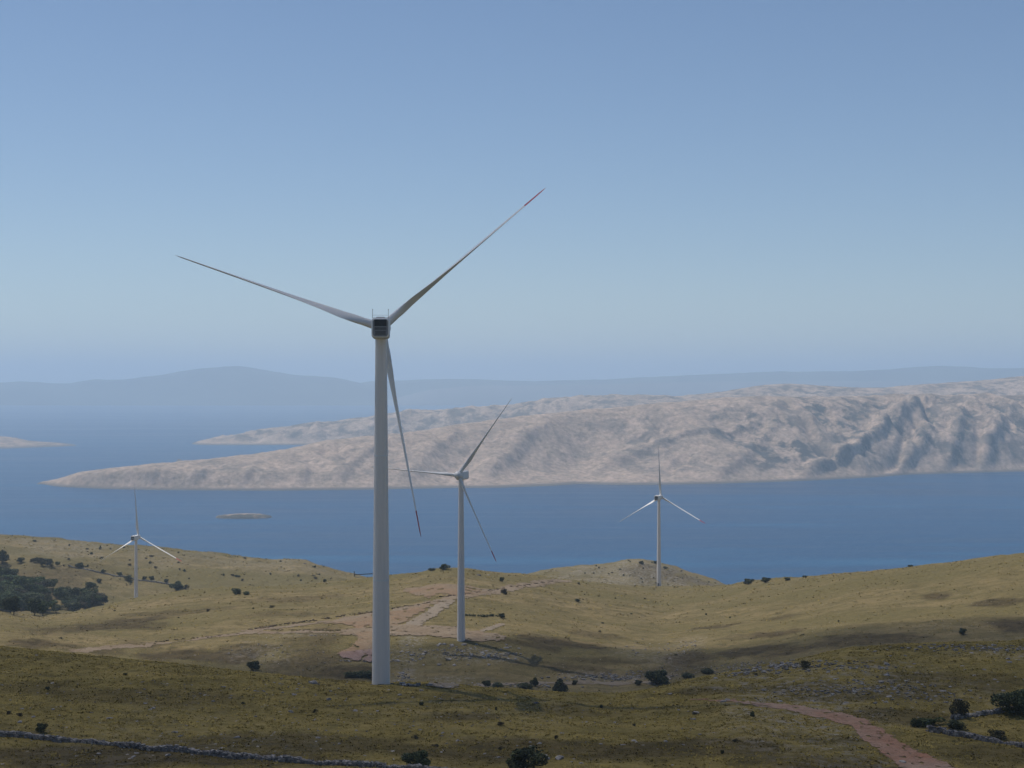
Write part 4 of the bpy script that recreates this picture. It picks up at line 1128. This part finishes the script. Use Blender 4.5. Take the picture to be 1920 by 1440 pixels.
bil = lambda A: (A[r0, c0] * (1 - fc) + A[r0, c0 + 1] * fc) * (1 - fr) + (A[r0 + 1, c0] * (1 - fc) + A[r0 + 1, c0 + 1] * fc) * fr
tz = bil(GZ); tp = bil(PT)
TRK = to_xy([(1290, 1311), (1340, 1312), (1400, 1315), (1480, 1321), (1560, 1334), (1610, 1346), (1662, 1374), (1705, 1400), (1790, 1440), (1905, 1490), (1790, 1490), (1692, 1440), (1662, 1416), (1622, 1391), (1592, 1362), (1550, 1348), (1480, 1332), (1400, 1321), (1340, 1315), (1290, 1313)])
cl = fbm(tx / 1.8, ty / 2.6, 71, 3); cl2 = fbm(tx / 9, ty / 12, 72, 3)
keep = (cl > -0.35) & ~inside_poly(tx, ty, TRK)
tx, ty, tz, tp, cl, cl2 = tx[keep], ty[keep], tz[keep], tp[keep], cl[keep], cl2[keep]
n = len(tx); NB = 4
sz = rng.uniform(.5, 1.2, n) * (1 + .5 * np.clip(cl, -.5, 1))
V = np.zeros((n, NB, 3, 3)); 
for b in range(NB):
    a = rng.uniform(0, 6.28, n); ln = rng.uniform(.15, .45, n) * sz; wd = rng.uniform(.05, .12, n) * sz; hg = rng.uniform(.05, .13, n) * sz
    ox, oy = rng.normal(0, .10, n), rng.normal(0, .10, n)
    V[:, b, 0] = np.stack([tx + ox - np.sin(a) * wd, ty + oy + np.cos(a) * wd, tz - .04], 1)
    V[:, b, 1] = np.stack([tx + ox + np.sin(a) * wd, ty + oy - np.cos(a) * wd, tz - .04], 1)
    V[:, b, 2] = np.stack([tx + ox + np.cos(a) * ln * .7, ty + oy + np.sin(a) * ln * .7, tz + hg], 1)
tone = np.clip(0.52 + 0.42 * cl2 + 0.22 * cl + rng.normal(0, .06, n) - .5 * tp, 0, 1)
grass = mesh_np('grass', V.reshape(-1, 3), np.arange(n * NB * 3).reshape(-1, 3), gr_mat, smooth=False, attrs={'tone': np.repeat(tone, NB * 3)})
tag(grass, 'short dry grass tufts on the nearest slope', None, None, 'stuff')

NT_ = 36000
ty = 262 + (1090 - 262) * rng.random(NT_) ** 1.25
tx = (rng.uniform(-60, 1980, NT_) - U0) / F * ty
ridx = np.interp(ty, YROWS, np.arange(len(YROWS)))
cidx = np.interp(tx / (ty + APEX), (UCOLS - U0) / F, np.arange(len(UCOLS)))
r0 = np.floor(ridx).astype(int); c0 = np.floor(cidx).astype(int); fr = ridx - r0; fc = cidx - c0
tz = bil(GZ); tp = bil(PT)
cl = fbm(tx / 9, ty / 14, 171, 4); cl2 = fbm(tx / 40, ty / 60, 172, 3)
soil = np.zeros(len(tx), bool)
for o in scene.objects:
    if o.type == 'MESH' and o.get('kind') == 'structure' and o.name.split('.')[0] in ('dirt_track', 'bare_soil', 'gravel_pad', 'gravel_road', 'footpath'):
        vs_ = np.empty(len(o.data.vertices) * 3, np.float32); o.data.vertices.foreach_get('co', vs_); vs_ = vs_.reshape(-1, 3)
        key = set(map(tuple, np.round(vs_[:, :2] / 1.0).astype(int).tolist()))
        soil |= np.array([(int(round(a)), int(round(b))) in key for a, b in zip(tx, ty)])
keep = (cl + .5 * tp > 0.0) & ~(soil & (rng.random(len(tx)) > .14))
tx, ty, tz, tp, cl, cl2 = tx[keep], ty[keep], tz[keep], tp[keep], cl[keep], cl2[keep]
n = len(tx); NB = 3
sz = (ty / 260) * rng.uniform(.5, 1.1, n)
V = np.zeros((n, NB, 3, 3))
for b in range(NB):
    a = rng.uniform(0, 6.28, n); ln = rng.uniform(.15, .45, n) * sz; wd = rng.uniform(.08, .2, n) * sz; hg = rng.uniform(.05, .16, n) * sz
    ox, oy = rng.normal(0, .15, n) * sz, rng.normal(0, .15, n) * sz
    V[:, b, 0] = np.stack([tx + ox - np.sin(a) * wd, ty + oy + np.cos(a) * wd, tz - .06], 1)
    V[:, b, 1] = np.stack([tx + ox + np.sin(a) * wd, ty + oy - np.cos(a) * wd, tz - .06], 1)
    V[:, b, 2] = np.stack([tx + ox + np.cos(a) * ln * .7, ty + oy + np.sin(a) * ln * .7, tz + hg], 1)
tone = np.clip(0.28 + 0.25 * cl2 + rng.normal(0, .16, n) - .4 * tp, 0, 1)
tuss = mesh_np('grass', V.reshape(-1, 3), np.arange(n * NB * 3).reshape(-1, 3), gr_mat, smooth=False, attrs={'tone': np.repeat(tone, NB * 3)})
tag(tuss, 'coarse dry tussocks on the middle hills and the far ridge', None, None, 'stuff')

# ------------------------------------------------------------------ the cloud that keeps the nearest slope in shade (high above the frame)
cloud_mat = bpy.data.materials.new('cloud_vapour'); cloud_mat.use_nodes = True
nt = cloud_mat.node_tree; nt.nodes.clear()
out = nt.nodes.new('ShaderNodeOutputMaterial'); pv = nt.nodes.new('ShaderNodeVolumePrincipled')
pv.inputs['Color'].default_value = (0.98, 0.98, 0.98, 1); pv.inputs['Density'].default_value = 0.024; pv.inputs['Anisotropy'].default_value = 0.6
nt.links.new(pv.outputs[0], out.inputs['Volume'])
CZ = 700.0
shade = Vector((95, 285, -37)); ctr = shade + to_sun * ((CZ - shade.z) / to_sun.z)
Vc, Fc_ = ico(5)
d = 1 + 0.09 * fbm(Vc[:, 0] * 2.2, Vc[:, 1] * 2.2 + Vc[:, 2], 201, 4) + 0.05 * fbm(Vc[:, 0] * 5 + 3, Vc[:, 1] * 5 - Vc[:, 2] * 4, 202, 3)
Vc[:, 2] = np.sign(Vc[:, 2]) * np.abs(Vc[:, 2]) ** 0.55
Vc = Vc * d[:, None] * np.array([330, 220, 42])
Vc[:, 2] = np.where(Vc[:, 2] < 0, Vc[:, 2] * .45, Vc[:, 2])
cloud = mesh_np('clouds', Vc + np.array(ctr[:]), Fc_, cloud_mat)
tag(cloud, 'small fair weather cloud above the nearest slope', None, None, 'stuff')
